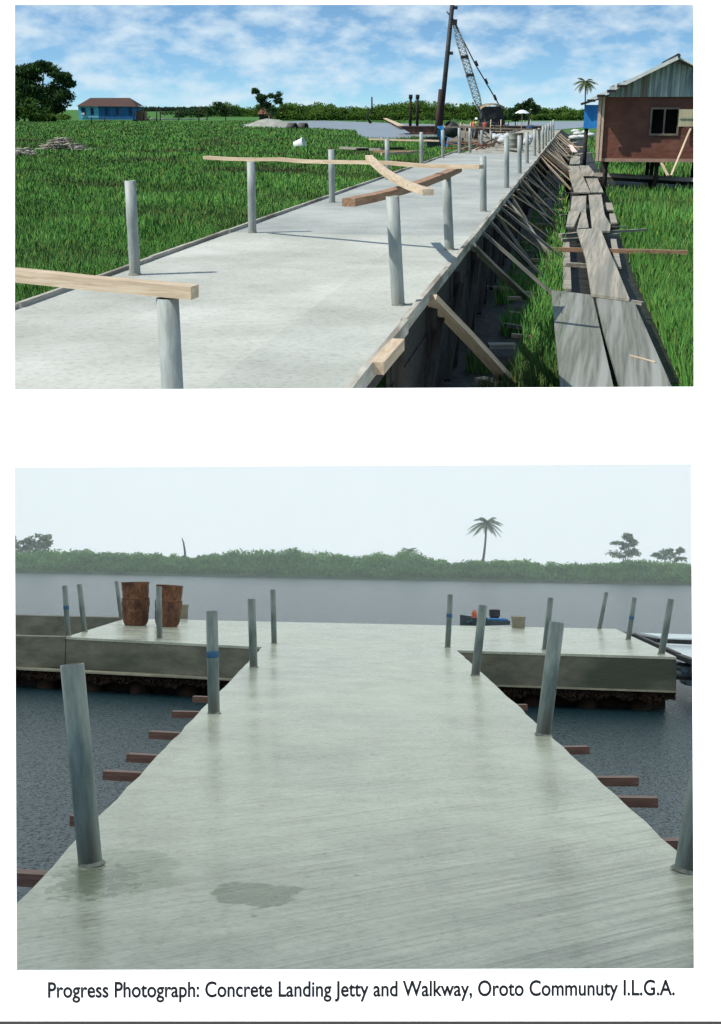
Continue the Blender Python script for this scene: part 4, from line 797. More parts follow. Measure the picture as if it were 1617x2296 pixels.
for i in range(n+1):
    t = i/n; x = cx0-.2+(cx1-cx0+.1)*t; z = cz1-.2+.55*math.sin(t*math.pi)**.6
    vs += [(x, QY-1.6, z-.25), (x, QY-1.3, z), (x, QY+1.5, z)]
for i in range(n): fs += [(3*i, 3*i+3, 3*i+4, 3*i+1), (3*i+1, 3*i+4, 3*i+5, 3*i+2)]
mb.add(vs, fs, True); mb.build('cab_roof', mat('roof_mat', (.16, .12, .07), (.3, .24, .15), scale=2), cr_)
for y in (QY-1.7, QY+1.3):
    mb = MB(); P = []
    for k in range(20): a = 2*math.pi*k/20; P.append((cm_+math.copysign(1, math.cos(a))*1.0+.42*math.cos(a), bz+.45+.42*math.sin(a)))
    vs = [(x, y, z) for x, z in P]+[(x, y+.5, z) for x, z in P]; fs = [tuple(range(20)), tuple(range(39, 19, -1))]+[(i, i+20, (i+1) % 20+20, (i+1) % 20) for i in range(20)]; mb.add(vs, fs); mb.build('crawler_track', DARK, cr_)
# tank, parasol
ty = 128.; tp = TY(1104, 0, ty); tz0, tz1 = TY(0, 291, ty).z, TY(0, 272, ty).z
GPM = mat('site_mud', (.10, .085, .06), (.2, .17, .12), rough=1, scale=1, bump=.6, bd=.1)
stg = MB(); sg = [TY(1000, 0, 98), TY(1262, 0, 98), TY(1262, 0, 145), TY(1000, 0, 145)]
stz = .45
tag(MB().prism([(s_.x, s_.y) for s_ in sg], 0, stz).build('work_platform', GPM, origin=(sg[0].x, 120, 0)), 'brown muddy work platform crowded with site gear before the crane', 'platform')
th = tz1-stz
mb = MB(); mb.lathe([(.001, 0), (.95, 0), (.98, .2*th), (.93, .3*th), (.98, .4*th), (.93, .5*th), (.98, .6*th), (.93, .7*th), (.96, .85*th), (.35, th), (.001, th)], n=20); o = mb.build('water_tank', mat('black_plastic', (.01, .011, .013), rough=.4)); o.location = (tp.x, ty, stz); tag(o, 'black ribbed plastic water tank in front of the crane', 'water tank')
pp = TY(1182, 0, 118.); pz = TY(0, 246, 118.).z; pr = empty('parasol', (pp.x, 118, stz), 'pale blue and white parasol open over the work site', 'parasol')
mb = MB(); vs = [(pp.x, 118, pz)]; n = 16; fs = []
for k in range(n): a = 2*math.pi*k/n; rr = .72*(1 if k % 2 else .95); vs.append((pp.x+rr*math.cos(a), 118+rr*math.sin(a), pz-.30-.04*(k % 2)))
for k in range(n):
    vs.append(((vs[0][0]+vs[1+k][0])/2, (vs[0][1]+vs[1+k][1])/2, pz-.09))
for k in range(n): k2 = (k+1) % n; fs += [(0, 1+n+k, 1+n+k2), (1+n+k, 1+k, 1+k2, 1+n+k2)]
mb.add(vs, fs, False).build('canopy', mat('parasol_cloth', (.50, .62, .75), (.7, .75, .8), scale=1), pr); MB().tube([(pp.x, 118, stz), (pp.x, 118, pz-.02)], [.05, .04], 8).build('pole', mat('pole_wood', (.5, .35, .2)), pr)
bp_ = TY(1203, 0, 122.); mb = MB(); mb.lathe([(.001, 0), (.42, 0), (.44, .3), (.40, .34), (.44, .4), (.44, .75), (.40, .8), (.36, .95), (.001, .95)], n=18); o = mb.build('water_tank', mat('navy_plastic', (.015, .035, .08), (.02, .05, .11))); o.location = (bp_.x, 122, stz); tag(o, 'dark blue plastic tank standing beside the parasol', 'water tank')
for i, (px, y_) in enumerate([(1040, 112), (1052, 108), (1122, 110), (1131, 104), (1140, 116)]):
    p = TY(px, 0, y_); p.z = stz; mb = MB()
    for sx in (-.5, .5): mb.tube([p+Vector((sx, 0, 0)), p+Vector((sx*.9, 0, 1.2+.2*(i % 3)))], [.05, .05], 6)
    mb.bar(p+Vector((-.5, 0, .6)), p+Vector((.5, 0, .6)), .06, .08); mb.bar(p+Vector((-.47, 0, 1.1)), p+Vector((.47, 0, 1.05)), .06, .08)
    tag(mb.build('trestle', random.choice((WOODG, WOODX, WOODD)), origin=p), ['wooden trestle nearest the tall mast on the site', 'wooden trestle between the mast and the helmeted worker', 'wooden trestle just right of the black tank', 'nearer wooden trestle between the tank and parasol', 'farther wooden trestle between the tank and parasol'][i], 'trestle', 'wooden trestles on the work site')
tree(T, [(TY(1150, 256, 200.), (1.7, 1.2, 1.0)), (TY(1165, 262, 200.), (1.6, 1.2, .9))], T(1155, 270, 0), LM2, 'dark shrub rising behind the crane and parasol', 'bush', name='bush', leaf=.35, nper=500, rt=.12)
# ---- people on the site (skinned figures)
def person(base, hgt, shirt, helmet, pose, label, skin=(.10, .055, .035), face=0.):
    e = empty('person', base, label, 'person'); k = hgt/1.75
    J = {'pel': (0, 0, .95), 'ch': (.0, .02, 1.30), 'nk': (0, .03, 1.48), 'hd': (0, .02, 1.62), 'ht': (0, .02, 1.72), 'ls': (-.19, .02, 1.40), 'rs': (.19, .02, 1.40),
         'le': (-.26, -.08*pose, 1.14), 're': (.27, -.12*pose, 1.14), 'lh': (-.22, -.30*pose, 1.0+.1*pose), 'rh': (.20, -.32*pose, .96+.12*pose), 'lk': (-.11, -.06, .50), 'rk': (.13, .05, .50), 'lf': (-.12, .02, .07), 'rf': (.15, .1, .07), 'lt': (-.13, -.16, .04), 'rt': (.17, -.08, .04)}
    E = [('pel', 'ch'), ('ch', 'nk'), ('nk', 'hd'), ('hd', 'ht'), ('ch', 'ls'), ('ch', 'rs'), ('ls', 'le'), ('rs', 're'), ('le', 'lh'), ('re', 'rh'), ('pel', 'lk'), ('pel', 'rk'), ('lk', 'lf'), ('rk', 'rf'), ('lf', 'lt'), ('rf', 'rt')]
    R_ = dict(pel=.14, ch=.15, nk=.06, hd=.095, ht=.07, ls=.065, rs=.065, le=.045, re=.045, lh=.035, rh=.035, lk=.06, rk=.06, lf=.045, rf=.045, lt=.035, rt=.035)
    ks = list(J); me = bpy.data.meshes.new('body'); me.from_pydata([tuple(c*k for c in J[q]) for q in ks], [(ks.index(a), ks.index(b)) for a, b in E], [])
    o = bpy.data.objects.new('body', me); link(o, e)
    o.modifiers.new('skin', 'SKIN'); 
    for i, q in enumerate(ks): me.skin_vertices[0].data[i].radius = (R_[q]*k, R_[q]*k)
    me.skin_vertices[0].data[0].use_root = True; ss_ = o.modifiers.new('sub', 'SUBSURF'); ss_.levels = 1; ss_.render_levels = 2
    me.materials.append(mat('skin_'+('dark'), skin, rough=.6)); e.rotation_euler = (0, 0, face)
    cl = MB(); cl.lathe([(.17, .95), (.175, 1.1), (.19, 1.3), (.20, 1.42), (.09, 1.49)], n=14); cl.v = [(x*1.12*k+base[0], y*.8*k+base[1]+.02, z*k+base[2]) for x, y, z in cl.v]; cl.build('shirt', shirt, e)
    tr = MB()
    for s_, kx, fx, ky in ((-1, -.11, -.12, -.06), (1, .13, .15, .05)): tr.tube([Vector((s_*.07*k, 0, .98*k))+Vector(base), Vector((kx*k, ky*k, .5*k))+Vector(base), Vector((fx*k, .04*k, .14*k))+Vector(base)], [.115*k, .085*k, .07*k], 10)
    tr.build('trousers', mat('work_trousers', (.03, .035, .05), (.06, .06, .07)), e)
    if helmet:
        hm = MB(); hm.lathe([(.155, 1.66), (.125, 1.67), (.12, 1.73), (.085, 1.79), (.001, 1.81)], n=14); hm.v = [(x*k+base[0], y*k+base[1]+.02, z*k+base[2]) for x, y, z in hm.v]; hm.build('helmet', helmet, e)
    return e
HV = mat('yellow_vest', (.45, .40, .12), (.5, .46, .2)); OR = mat('orange_shirt', (.55, .12, .04), (.6, .15, .06))
py_ = 100.; b_ = TY(1077, 0, py_); person((b_.x, py_, stz+.05), 1.75, HV, WHITE, 1, 'person in a yellow vest and white helmet standing among the site gear', face=.5)
b_ = TY(1072, 0, 106.); person((b_.x, 106, stz), 1.72, OR, None, .6, 'person in an orange shirt just behind the helmeted worker', face=-.6)
b_ = TY(1097, 0, 104.); person((b_.x, 104, stz), 1.68, mat('rust_shirt', (.30, .08, .05), (.35, .1, .06)), None, .3, 'person in a rust red shirt near the black tank', face=2.5)
# ---- gear at the end of the concrete
dp = T(1157, 341, DECK-.12)
for (px, by, col, lab) in ((1150, 340, (.14, .15, .12), 'dented grey green oil drum, larger of the two on the unfinished bed'), (1162, 338, (.10, .08, .06), 'dark rusty oil drum beside the grey green one')):
    p = T(px, by, DECK-.12); mb = MB(); hh = .80; rr = .215; mb.lathe([(.001, 0), (rr, 0), (rr*1.04, .02), (rr, .05), (rr, hh*.33), (rr*1.05, hh*.35), (rr, hh*.37), (rr, hh*.66), (rr*1.05, hh*.68), (rr, hh*.7), (rr, hh-.03), (rr*1.04, hh-.01), (rr*.95, hh-.03), (.001, hh-.03)], n=20, wob=.05)
    o = mb.build('oil_drum', mat('drum_'+str(px), col, tuple(c*1.8 for c in col), scale=3, rough=.6)); o.location = p; tag(o, lab, 'oil drum', 'oil drums at the end of the concrete')
plank('scrap_board', T(1110, 331, DECK), T(1170, 336, DECK), .2, .06, WOODG, n=3, label='dark board lying before the oil drums', cat='board')
for i in range(12):
    px = random.uniform(1095, 1135); p = T(px, 328-i*1.4, DECK-.05)
    q = p+Vector((random.uniform(-1.2, 1.2), random.uniform(-1, 2), random.uniform(0, .5)))
    plank('scrap_board', p, q, random.uniform(.1, .3), .06, random.choice((WOODG, WOODX, WOODY)), n=2, label='scrap board in the jumble where the concrete ends, %s counted from the nearest' % ords[i], cat='board', group='scrap boards where the concrete ends')
for i, (x, y) in enumerate([(1112, 309), (1120, 306), (1129, 310), (1136, 305), (1105, 305), (1126, 316), (1180, 318), (1187, 309)]):
    c = T(x, y, DECK+.1); tag(rock(MB(), c, (.28, .32, .18)).build('sack', mat('white_sack', (.36, .38, .37), (.52, .54, .53), scale=3), origin=c), ['white cement sack at the front of the heap by the posts', 'white cement sack on the back of the heap', 'white cement sack at the drum side of the heap', 'rearmost white cement sack near the drums', 'white cement sack nearest the helmeted worker', 'lowest white cement sack lying on the bed', 'lone white sack by the braced edge', 'farther lone white sack by the braced edge'][i], 'sack', 'white cement sacks')
# rebar starter bundle and curved hose
mb = MB()
for i in range(14): p = T(random.uniform(1040, 1120), random.uniform(326, 338), DECK); mb.tube([p, p+Vector((random.uniform(-1.5, 1.5), random.uniform(0, 2.5), random.uniform(0, .3)))], [.03, .03], 5)
tag(mb.build('rebar_bundle', RUST, origin=T(1080, 330, DECK)), 'loose rusty bars strewn where the concrete ends', 'rebar', kind='stuff')
# pump and blue tub in the grass by the walkway
p = T(1015, 336, .0); p.z = 0
mx_ = empty('concrete_mixer', p, 'dark concrete mixer with spoked wheels standing beside the far walkway edge', 'concrete mixer')
s0 = p.y/2650
mb = MB(); mb.lathe([(.001, -.35), (.35, -.35), (.6, 0), (.58, .35), (.35, .75), (.31, .75), (.5, .3)], n=18)
o = mb.build('drum', DARK); o.parent = mx_; o.location = (0, 0, 1.35); o.rotation_euler = (.3, -.7, 0)
for sx_ in (-.75, .75):
    mb = MB(); mb.tube([Vector(p)+Vector((sx_-.05, 0, .45)), Vector(p)+Vector((sx_+.05, 0, .45))], [.44, .44], 18); mb.build('wheel', DARK, mx_)
mb = MB(); mb.bar(p+Vector((-.8, 0, .45)), p+Vector((.8, 0, .45)), .1, .1); mb.bar(p+Vector((-.5, -.5, .05)), p+Vector((-.3, 0, 1.4)), .08, .08); mb.bar(p+Vector((.5, -.5, .05)), p+Vector((.3, 0, 1.4)), .08, .08); mb.bar(p+Vector((-.9, .3, .5)), p+Vector((-.9, .3, 1.7)), .1, .1); mb.build('frame', BLUE, mx_)
q = T(990, 330, 0); mb = MB(); mb.lathe([(.001, 0), (.42, 0), (.5, 1.0), (.54, 1.0), (.54, 1.05), (.46, 1.05), (.4, .06), (.001, .06)], n=20); o = mb.build('blue_tub', BLUE); o.location = q+Vector((0, 0, .5)); o.rotation_euler = (.2, .15, 0); tag(o, 'blue plastic tub beside the dark mixer in the grass', 'tub')
q = T(979, 334, 0); mb = MB(); mb.add([q+Vector(v) for v in ((-.7, -.5, 0), (.5, -.4, 0), (.5, .6, 0), (-.7, .6, 0), (-.9, -.8, .9), (.8, -.6, .9), (.8, .8, .9), (-.9, .8, .9), (-.7, -.6, .9), (.6, -.45, .9), (.6, .65, .9), (-.7, .65, .9), (-.6, -.4, .1), (.4, -.3, .1), (.4, .5, .1), (-.6, .5, .1))],
    [(3, 2, 1, 0), (0, 1, 5, 4), (1, 2, 6, 5), (2, 3, 7, 6), (3, 0, 4, 7), (4, 5, 9, 8), (5, 6, 10, 9), (6, 7, 11, 10), (7, 4, 8, 11), (8, 9, 13, 12), (9, 10, 14, 13), (10, 11, 15, 14), (11, 8, 12, 15), (12, 13, 14, 15)])
tag(mb.build('mixing_trough', mat('trough_grey', (.03, .04, .05), (.07, .08, .09), scale=2), origin=q), 'dark open trough with a pale corner in the grass before the barge', 'trough')
for i, (px, by) in enumerate([(1159, 297), (1166, 296), (1174, 295), (1182, 295), (1190, 294), (1030, 302), (1060, 300), (1040, 302)]):
    p = T(px, by, stz-.4); q = TY(px+random.uniform(-1, 1), by-random.uniform(20, 27), p.y); tag(MB().tube([p, q], [.07, .06], 6).build('thin_stake', STEEL if i < 5 else WOODG, origin=p), ['far slim post under the near rim of the parasol', 'second far slim post below the parasol', 'third far slim post below the parasol', 'far slim post touching the parasol pole', 'last far slim post beyond the parasol pole', 'rough stake by the pole end near the mast', 'rough stake left of the helmeted worker', 'rough stake between mast and worker'][i], 'stake', 'slim uprights on the work site')

# ================================================================== RAINY VIEW
STATE['low'] = True
WZ = -1.0
low_top = 6.1                                            # slope of the cloud layer, degrees
zc = lambda y: EYE2+.02+y*math.tan(math.radians(5.2))
skym = emit('overcast_sky', (.74, .83, .86), 1.0, (.80, .88, .91))
YF = 330.
mb = MB(); XS = 260
mb.add([(-XS, 4.1, zc(4.1)), (XS, 4.1, zc(4.1)), (XS, YF, zc(YF)), (-XS, YF, zc(YF)), (-XS, YF, WZ-1), (XS, YF, WZ-1), (-XS, 4.1, WZ-1), (XS, 4.1, WZ-1)], [(0, 1, 2, 3), (3, 2, 5, 4), (0, 3, 4, 6), (2, 1, 7, 5)])
tag(mb.build('sky', skym), kind='structure')
wat = bpy.data.materials.new('rain_pocked_water'); wat.use_nodes = True; t = wat.node_tree; b = t.nodes['Principled BSDF']
b.inputs['Base Color'].default_value = (.014, .044, .056, 1); b.inputs['Roughness'].default_value = .26; b.inputs['Specular IOR Level'].default_value = .34
tc = N(t, 'ShaderNodeTexCoord'); v1 = N(t, 'ShaderNodeTexVoronoi'); v1.inputs['Scale'].default_value = 17; L(t, tc.outputs['Object'], v1.inputs['Vector'])
vm = N(t, 'ShaderNodeMapRange'); vm.interpolation_type = 'SMOOTHSTEP'; vm.inputs['From Min'].default_value = .05; vm.inputs['From Max'].default_value = .38; L(t, v1.outputs['Distance'], vm.inputs[0])
n1 = N(t, 'ShaderNodeTexNoise'); n1.inputs['Scale'].default_value = 14; n1.inputs['Detail'].default_value = 4; L(t, tc.outputs['Object'], n1.inputs['Vector'])
ad = N(t, 'ShaderNodeMath', operation='MULTIPLY_ADD'); ad.inputs[1].default_value = 1.1; L(t, n1.outputs[0], ad.inputs[0]); L(t, vm.outputs[0], ad.inputs[2])
bu = N(t, 'ShaderNodeBump'); bu.inputs['Strength'].default_value = .8; bu.inputs['Distance'].default_value = .07; L(t, ad.outputs[0], bu.inputs['Height']); L(t, bu.outputs[0], b.inputs['Normal'])
mb = MB(); mb.add([(-XS+.5, 4.15, WZ), (XS-.5, 4.15, WZ), (XS-.5, YF-.5, WZ), (-XS+.5, YF-.5, WZ)], [(0, 1, 2, 3)])
tag(mb.build('water', wat), kind='structure')
# ---- jetty
jet = empty('landing_jetty', (0, 20, WZ), 'wet pale concrete jetty with a wide landing head standing in the water', 'jetty')
lx = Bp(588, 1453, 0).x; rx = Bp(1024, 1458, 0).x
fl = Bp(588, 1451, 0); fr = Bp(1024, 1458, 0); nl = (lx, 4.2); nr = (rx, 4.2)
pc = Bp(572, 2006, 0); pc2 = Bp(280, 1950, 0); pc3 = Bp(215, 1975, 0)
wc = bpy.data.materials.new('wet_concrete'); wc.use_nodes = True
JO = jet.location
concrete(wc, (.355, .37, .285), (.49, .505, .395), None, .23, groove=33, wet=True, puddle=[((pc.x-JO.x, pc.y-JO.y, 1.0), (.23, .31, 4.5, 1.7, .015), (.46, .51, .43)), ((pc2.x-JO.x, pc2.y-JO.y, 1.0), (.40, .55, 3.5, 1.4, .03), (.72, .76, .69)), ((pc3.x-JO.x, pc3.y-JO.y, 1.0), (.26, .34, 12, 3.0, .012), (.62, .66, .6))])
C1 = Bp(148, 1428, 0); C2 = Bp(281, 1387, 0); C3 = Bp(1381, 1410, 0); C4 = Bp(1517, 1473, 0)
poly = [nl, fl[:2], C1[:2], C2[:2], C3[:2], C4[:2], fr[:2], nr]
# slab with a slightly uneven cast edge: insert wobbling points along the walkway sides
def edgepts(a, b, n, amp): return [(a[0]+(b[0]-a[0])*i/n+random.uniform(-amp, amp), a[1]+(b[1]-a[1])*i/n) for i in range(1, n)]
poly = [nl]+edgepts(nl, fl, 40, .012)+[fl[:2], C1[:2], C2[:2], C3[:2], C4[:2], fr[:2]]+edgepts(fr, nr, 40, .012)+[nr]
MB().prism([tuple(p)[:2] for p in poly], -.045, 0).build('slab', wc, jet)
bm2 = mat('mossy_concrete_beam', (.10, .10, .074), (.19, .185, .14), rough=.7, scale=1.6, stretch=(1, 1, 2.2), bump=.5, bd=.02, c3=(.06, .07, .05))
E0 = Bp(-60, 1423.5, 0); R0 = Bp(-60, 1379, 0); R1 = Bp(281, 1387, 0)
def beam(a, b, z0, z1, th, name='edge_beam', m=bm2, lip=0):
    a = Vector(a); b = Vector(b); d = (b-a); d.z = 0; d.normalize(); n_ = Vector((-d.y, d.x, 0))*th
    MB().prism([a[:2], b[:2], (b+n_)[:2], (a+n_)[:2]], z0, z1).build(name, m, jet)
inw = Vector((0, .012, 0))
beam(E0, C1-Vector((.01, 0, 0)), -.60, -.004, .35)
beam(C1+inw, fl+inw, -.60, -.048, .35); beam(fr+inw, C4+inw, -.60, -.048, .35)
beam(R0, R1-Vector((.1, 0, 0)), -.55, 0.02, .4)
# end beam at the right
MB().prism([C4[:2], C3[:2], (C3-Vector((.35, 0, 0)))[:2], (C4-Vector((.35, -.3, 0)))[:2]], -.6, -.049).build('edge_beam', bm2, jet)
# pale lip along beam foot
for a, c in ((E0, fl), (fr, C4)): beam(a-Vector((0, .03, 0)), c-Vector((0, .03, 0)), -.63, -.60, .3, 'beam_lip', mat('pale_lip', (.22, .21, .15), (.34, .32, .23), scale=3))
# piers, dark growth and a sheet painted as shade
drk = mat('dark_growth_and_shade', (.012, .009, .006), (.05, .028, .018), rough=.9, scale=3)
for a, c in ((E0, fl), (fr, C4)):
    n = int((c-a).length/.9); 
    for i in range(n): p = Vector(a).lerp(c, (i+.5)/n)+Vector((0, .5, 0)); MB().tube([(p.x, p.y, WZ-.5), (p.x, p.y, -.6)], [.2, .2], 8).build('pier', drk, jet)
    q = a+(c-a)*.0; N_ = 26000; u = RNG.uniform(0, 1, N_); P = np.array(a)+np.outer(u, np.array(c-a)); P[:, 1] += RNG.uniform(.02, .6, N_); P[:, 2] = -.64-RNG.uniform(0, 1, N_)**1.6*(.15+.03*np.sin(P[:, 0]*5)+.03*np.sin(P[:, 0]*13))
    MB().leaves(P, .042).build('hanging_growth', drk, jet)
    beam(a+Vector((0, .7, 0)), c+Vector((0, .7, 0)), WZ-.2, -.60, .2, 'painted_shade_sheet', drk)  # dark sheet added to stand for the shade behind the piers
# side soffit of walkway: stringers
for x in (lx+.25, rx-.25): MB().box((x, (4.3+fl.y)/2, -.17), (.14, fl.y-4.3, .19)).build('stringer', WOODB, jet)
for x in (lx+.4, (lx+rx)/2, rx-.4):
    for y in (7, 10.5, 14, 17.5): MB().tube([(x, y, WZ-.5), (x, y, -.3)], [.12, .12], 10).build('pier', bm2, jet)
# ---- putlogs sticking out
GPU = 'brown timbers poking from under the jetty'
PU = [((434, 1567), (480, 1569), 'L'), ((387, 1601), (455, 1603), 'L'), ((337, 1647), (415, 1651), 'L'), ((288, 1698), (365, 1703), 'L'), ((235, 1737), (335, 1743), 'L'), ((162, 1838), (232, 1842), 'L'), ((20, 1966), (112, 1972), 'L'),
      ((1318, 1681), (1250, 1683), 'R'), ((1428, 1751), (1330, 1752), 'R'), ((1473, 1798), (1385, 1796), 'R'), ((1181, 1586), (1150, 1586), 'R'), ((1560, 1893), (1490, 1895), 'R')]
for i, (a, c, sd_) in enumerate(PU):
    p = Bp(*a, -.2); q = Bp(*c, -.2); q = q+(q-p).normalized()*.5; k_ = p.y/2600
    plank('putlog', p, q, .09, .075, WOODB, n=2, jit=.003, label=['farthest brown timber stub on the post lined water side', 'second farthest brown stub, slim and short', 'brown timber end below the taped post', 'brown timber stub, fourth from the landing', 'long brown timber stub between the taped post and nearest post', 'brown timber stub half hidden by the nearest tall post', 'thick brown timber with a pale broken end at the corner',
          'short brown timber end just beyond the leaning thick post', 'long brown timber stub, upper of a near pair', 'long brown timber stub, lower of a near pair', 'tiny far timber end near the landing wall', 'timber end by the nearest cropped post'][i], cat='timber', group=GPU)
# ---- posts
GR = 'steel pipe posts around the rainy jetty'
RP_ = [((162, 1490), (203, 1938), .128, 'tallest nearest stained steel post at the corner of the wet jetty', None), ((475, 1370), (480, 1600), .125, 'steel post with a blue tape band midway down the wet jetty', 1467), ((564, 1343), (569, 1497), .12, 'steel post where the wet jetty meets the landing, nearer one', None), ((612, 1322), (615, 1443), .105, 'bare steel post on the landing at the jetty mouth, opposite the taped one', None),
       ((356, 1315), (358, 1432), .11, 'steel post standing in front of the second rusty basket', None), ((145, 1313), (153, 1426), .105, 'blue taped steel post at the front of the open pit corner', 1362), ((178, 1310), (190, 1417), .11, 'plain leaning steel post just behind the blue taped corner post', None), ((261, 1303), (272, 1386), .10, 'steel post at the back corner beside the first rusty basket', None),
       ((1010, 1333), (1004, 1452), .105, 'slim blue taped steel post at the jetty mouth before the boat', 1380), ((1083, 1357), (1066, 1515), .125, 'leaning steel post on the walkway edge in front of the boat', None), ((1249, 1395), (1218, 1648), .145, 'thick leaning steel post on the open water side of the jetty', None), ((1235, 1340), (1222, 1457), .11, 'leaning steel post on the front edge of the landing', None),
       ((1360, 1328), (1344, 1410), .10, 'small leaning steel post at the far corner of the landing', None), ((1423, 1340), (1409, 1434), .105, 'leaning steel post with a blue band at the landing end', 1385), ((1505, 1343), (1483, 1467), .12, 'leaning steel post at the landing end above the gangway', None), ((1615, 1520), (1543, 1952), .15, 'nearest cropped steel post at the corner of the picture', None)]
for t_, b_, dd, lab, tp_ in RP_: post(Bp, BY, t_, b_, dd, 0., lab, GR, STEELW, tape=tp_)
# ---- rusty baskets, blocks
bas = mat('rusty_basket', (.10, .042, .022), (.27, .125, .065), rough=.85, scale=7, stretch=(2.5, 2.5, 1.2), bump=.9, bd=.05, c3=(.075, .035, .022))
for (px, by, tpx, wpx, tilt, lab) in [(304, 1402, 1305, 60, -.03, 'tall rusty brown basket with flared rim on the landing, round rimmed one'), (374, 1405, 1312, 58, .05, 'dented rusty brown basket on the landing behind a steel post')]:
    p = Bp(px, by, 0); hh = BY(px, tpx, p.y).z; r = wpx/2*p.y/2600
    key = [(0, .78), (.08, .88), (.2, .97), (.34, 1.02), (.39, .98), (.5, 1.01), (.6, .99), (.65, .95), (.75, .98), (.9, 1.0), (1, 1.05)]; ks_ = [k_[0] for k_ in key]; kv = [k_[1] for k_ in key]
    prof = [(.001, 0)]+[(r*(float(np.interp(u/44, ks_, kv))+.018*math.cos(u*math.pi)), hh*u/44) for u in range(45)]+[(r*.93, hh*.985), (r*.85, hh*.7), (.001, hh*.6)]
    mb = MB(); mb.lathe(prof, n=48, wob=.07); o = mb.build('basket', bas); o.location = p; o.rotation_euler = (0, tilt, 0); tag(o, lab, 'basket', 'rusty baskets on the landing')
    st = MB()
    for z_ in (.34, .62): st.lathe([(r*.97, hh*(z_-.02)), (r*1.04, hh*z_), (r*.97, hh*(z_+.02))], n=40, wob=.1)
    q = st.build('hoop', RUST); LOW.remove(q); q.parent = o
conc2 = mat('small_concrete_block', (.16, .15, .10), (.28, .25, .18), rough=.8, scale=3, bump=.3)
for (xa, xb, ty_, by, lab) in [(401, 419, 1357, 1388, 'small concrete stub column beside the dented basket'), (1151, 1177, 1384, 1409, 'small brown concrete block on the edge beside the blue boat')]:
    p = Bp((xa+xb)/2, by, 0); k_ = p.y/2600; hh = BY(xa, ty_, p.y).z; ww = (xb-xa)*k_
    mb = MB(); mb.box((p.x, p.y+ww/2, hh/2), (ww, ww, hh)); mb.box((p.x, p.y+ww/2, hh-.02), (ww*1.1, ww*1.1, .07)); tag(mb.build('stub_column', conc2, origin=p), lab, 'concrete block', 'stub blocks along the far edge of the landing')
# ---- boat behind the landing
by_ = C3.y+1.2; bt = empty('boat', BY(1100, 1405, by_+.5)*1, 'blue open boat moored beyond the landing with gear aboard', 'boat')
k_ = by_/2600; x0, x1 = BY(1040, 1400, by_).x, BY(1150, 1400, by_).x; zb0 = -.9; zt_ = BY(1100, 1393, by_).z
st_ = []
vs = []; fs = []; n = 12
for i in range(n+1):
    u = i/n; x = x0+(x1-x0)*u; wv = .55*math.sin(math.pi*min(.12+u*.75, 1))**.6; zz = zt_+.10*(1-u)**2
    for (cy, cz) in ((-1, 1), (-.8, .3), (0, 0), (.8, .3), (1, 1)): vs.append((x, by_+.8+cy*wv, zb0+(zz-zb0)*cz))
for i in range(n):
    for k in range(4): fs.append((5*i+k, 5*i+k+1, 5*i+k+6, 5*i+k+5))
MB().add(vs, fs, True).build('hull', mat('dark_hull', (.03, .05, .06), (.06, .09, .1), scale=3), bt)
a_ = BY(1098, 1388, by_+.4); c_ = BY(1140, 1403, by_+.4); MB().box(((a_.x+c_.x)/2, by_+.7, (a_.z+c_.z)/2), (c_.x-a_.x, .5, a_.z-c_.z)).build('blue_panel', mat('boat_blue', (.02, .13, .33), (.03, .2, .45), scale=4), bt)
a_ = BY(1080, 1406, by_+.1); c_ = BY(1146, 1404, by_+.1); MB().bar(a_, c_, .1, .05).build('gunwale', WHITE, bt)
mo = BY(1110, 1369, by_+1.0); m0 = BY(1110, 1392, by_+1.0); r_ = 12*k_
og = empty('outboard_motor', (mo.x, by_+1.2, m0.z), 'dark outboard motor standing up behind the blue boat panel', 'outboard motor')
MB().prism([(mo.x-r_, by_+1.0), (mo.x+r_, by_+1.0), (mo.x+r_*.8, by_+1.4), (mo.x-r_*.8, by_+1.4)], (mo.z+m0.z)/2-.02, mo.z+.02).build('cowling', DARK, og); MB().prism([(mo.x-r_*.8, by_+1.1), (mo.x+r_*.9, by_+1.1), (mo.x+r_*.7, by_+1.3), (mo.x-r_*.7, by_+1.3)], m0.z-.3, (mo.z+m0.z)/2).build('midsection', DARK, og)
mo = BY(1064, 1367, by_+.8); m0 = BY(1064, 1398, by_+.8); mb = MB(); rr = 6*k_; hh = mo.z-m0.z
mb.lathe([(.001, 0), (rr*1.1, 0), (rr*1.2, hh*.3), (rr*1.0, hh*.75), (rr*.6, hh*.95), (.001, hh)], n=16, wob=.2); o = mb.build('orange_sack', mat('orange_cloth', (.45, .10, .05), (.55, .15, .08), scale=6)); o.location = (mo.x, by_+.8, m0.z); tag(o, 'orange wrapped bundle standing upright in the boat', 'bundle')
mo = BY(1050, 1388, by_+.6); plank('boat_board', BY(1046, 1395, by_+.5), BY(1066, 1386, by_+.5), .3, .05, mat('slate_board', (.05, .09, .12)), n=1, label='dark slate board beside the orange bundle', cat='board')
# ---- gangway at the right end
gy = C4.y
gw = empty('gangway', Bp(1540, 1455, -.05), 'pale metal gangway plates with dark rails leading off the landing end', 'gangway')
def gpoly(pts, z, th, m, nm): P = [Bp(x, y, z) for x, y in pts]; MB().prism([p[:2] for p in P], z-th, z).build(nm, m, gw)
plm = mat('pale_sheet', (.45, .52, .55), (.6, .66, .68), rough=.3, scale=2)
gpoly([(1437, 1429), (1700, 1440), (1760, 1500), (1553, 1481), (1528, 1474)], -.14, .05, plm, 'plate')
gpoly([(1437, 1419), (1700, 1427), (1700, 1434), (1500, 1431)], -.10, .03, plm, 'plate')
for a, c, w_ in (((1392, 1420), (1480, 1437), .12), ((1480, 1437), (1680, 1446), .12), ((1420, 1423), (1523, 1470), .08), ((1523, 1472), (1600, 1500), .12)): p = Bp(*a, -.06); q = Bp(*c, -.06); MB().bar(p, q, w_, .09).build('rail', DARK, gw)
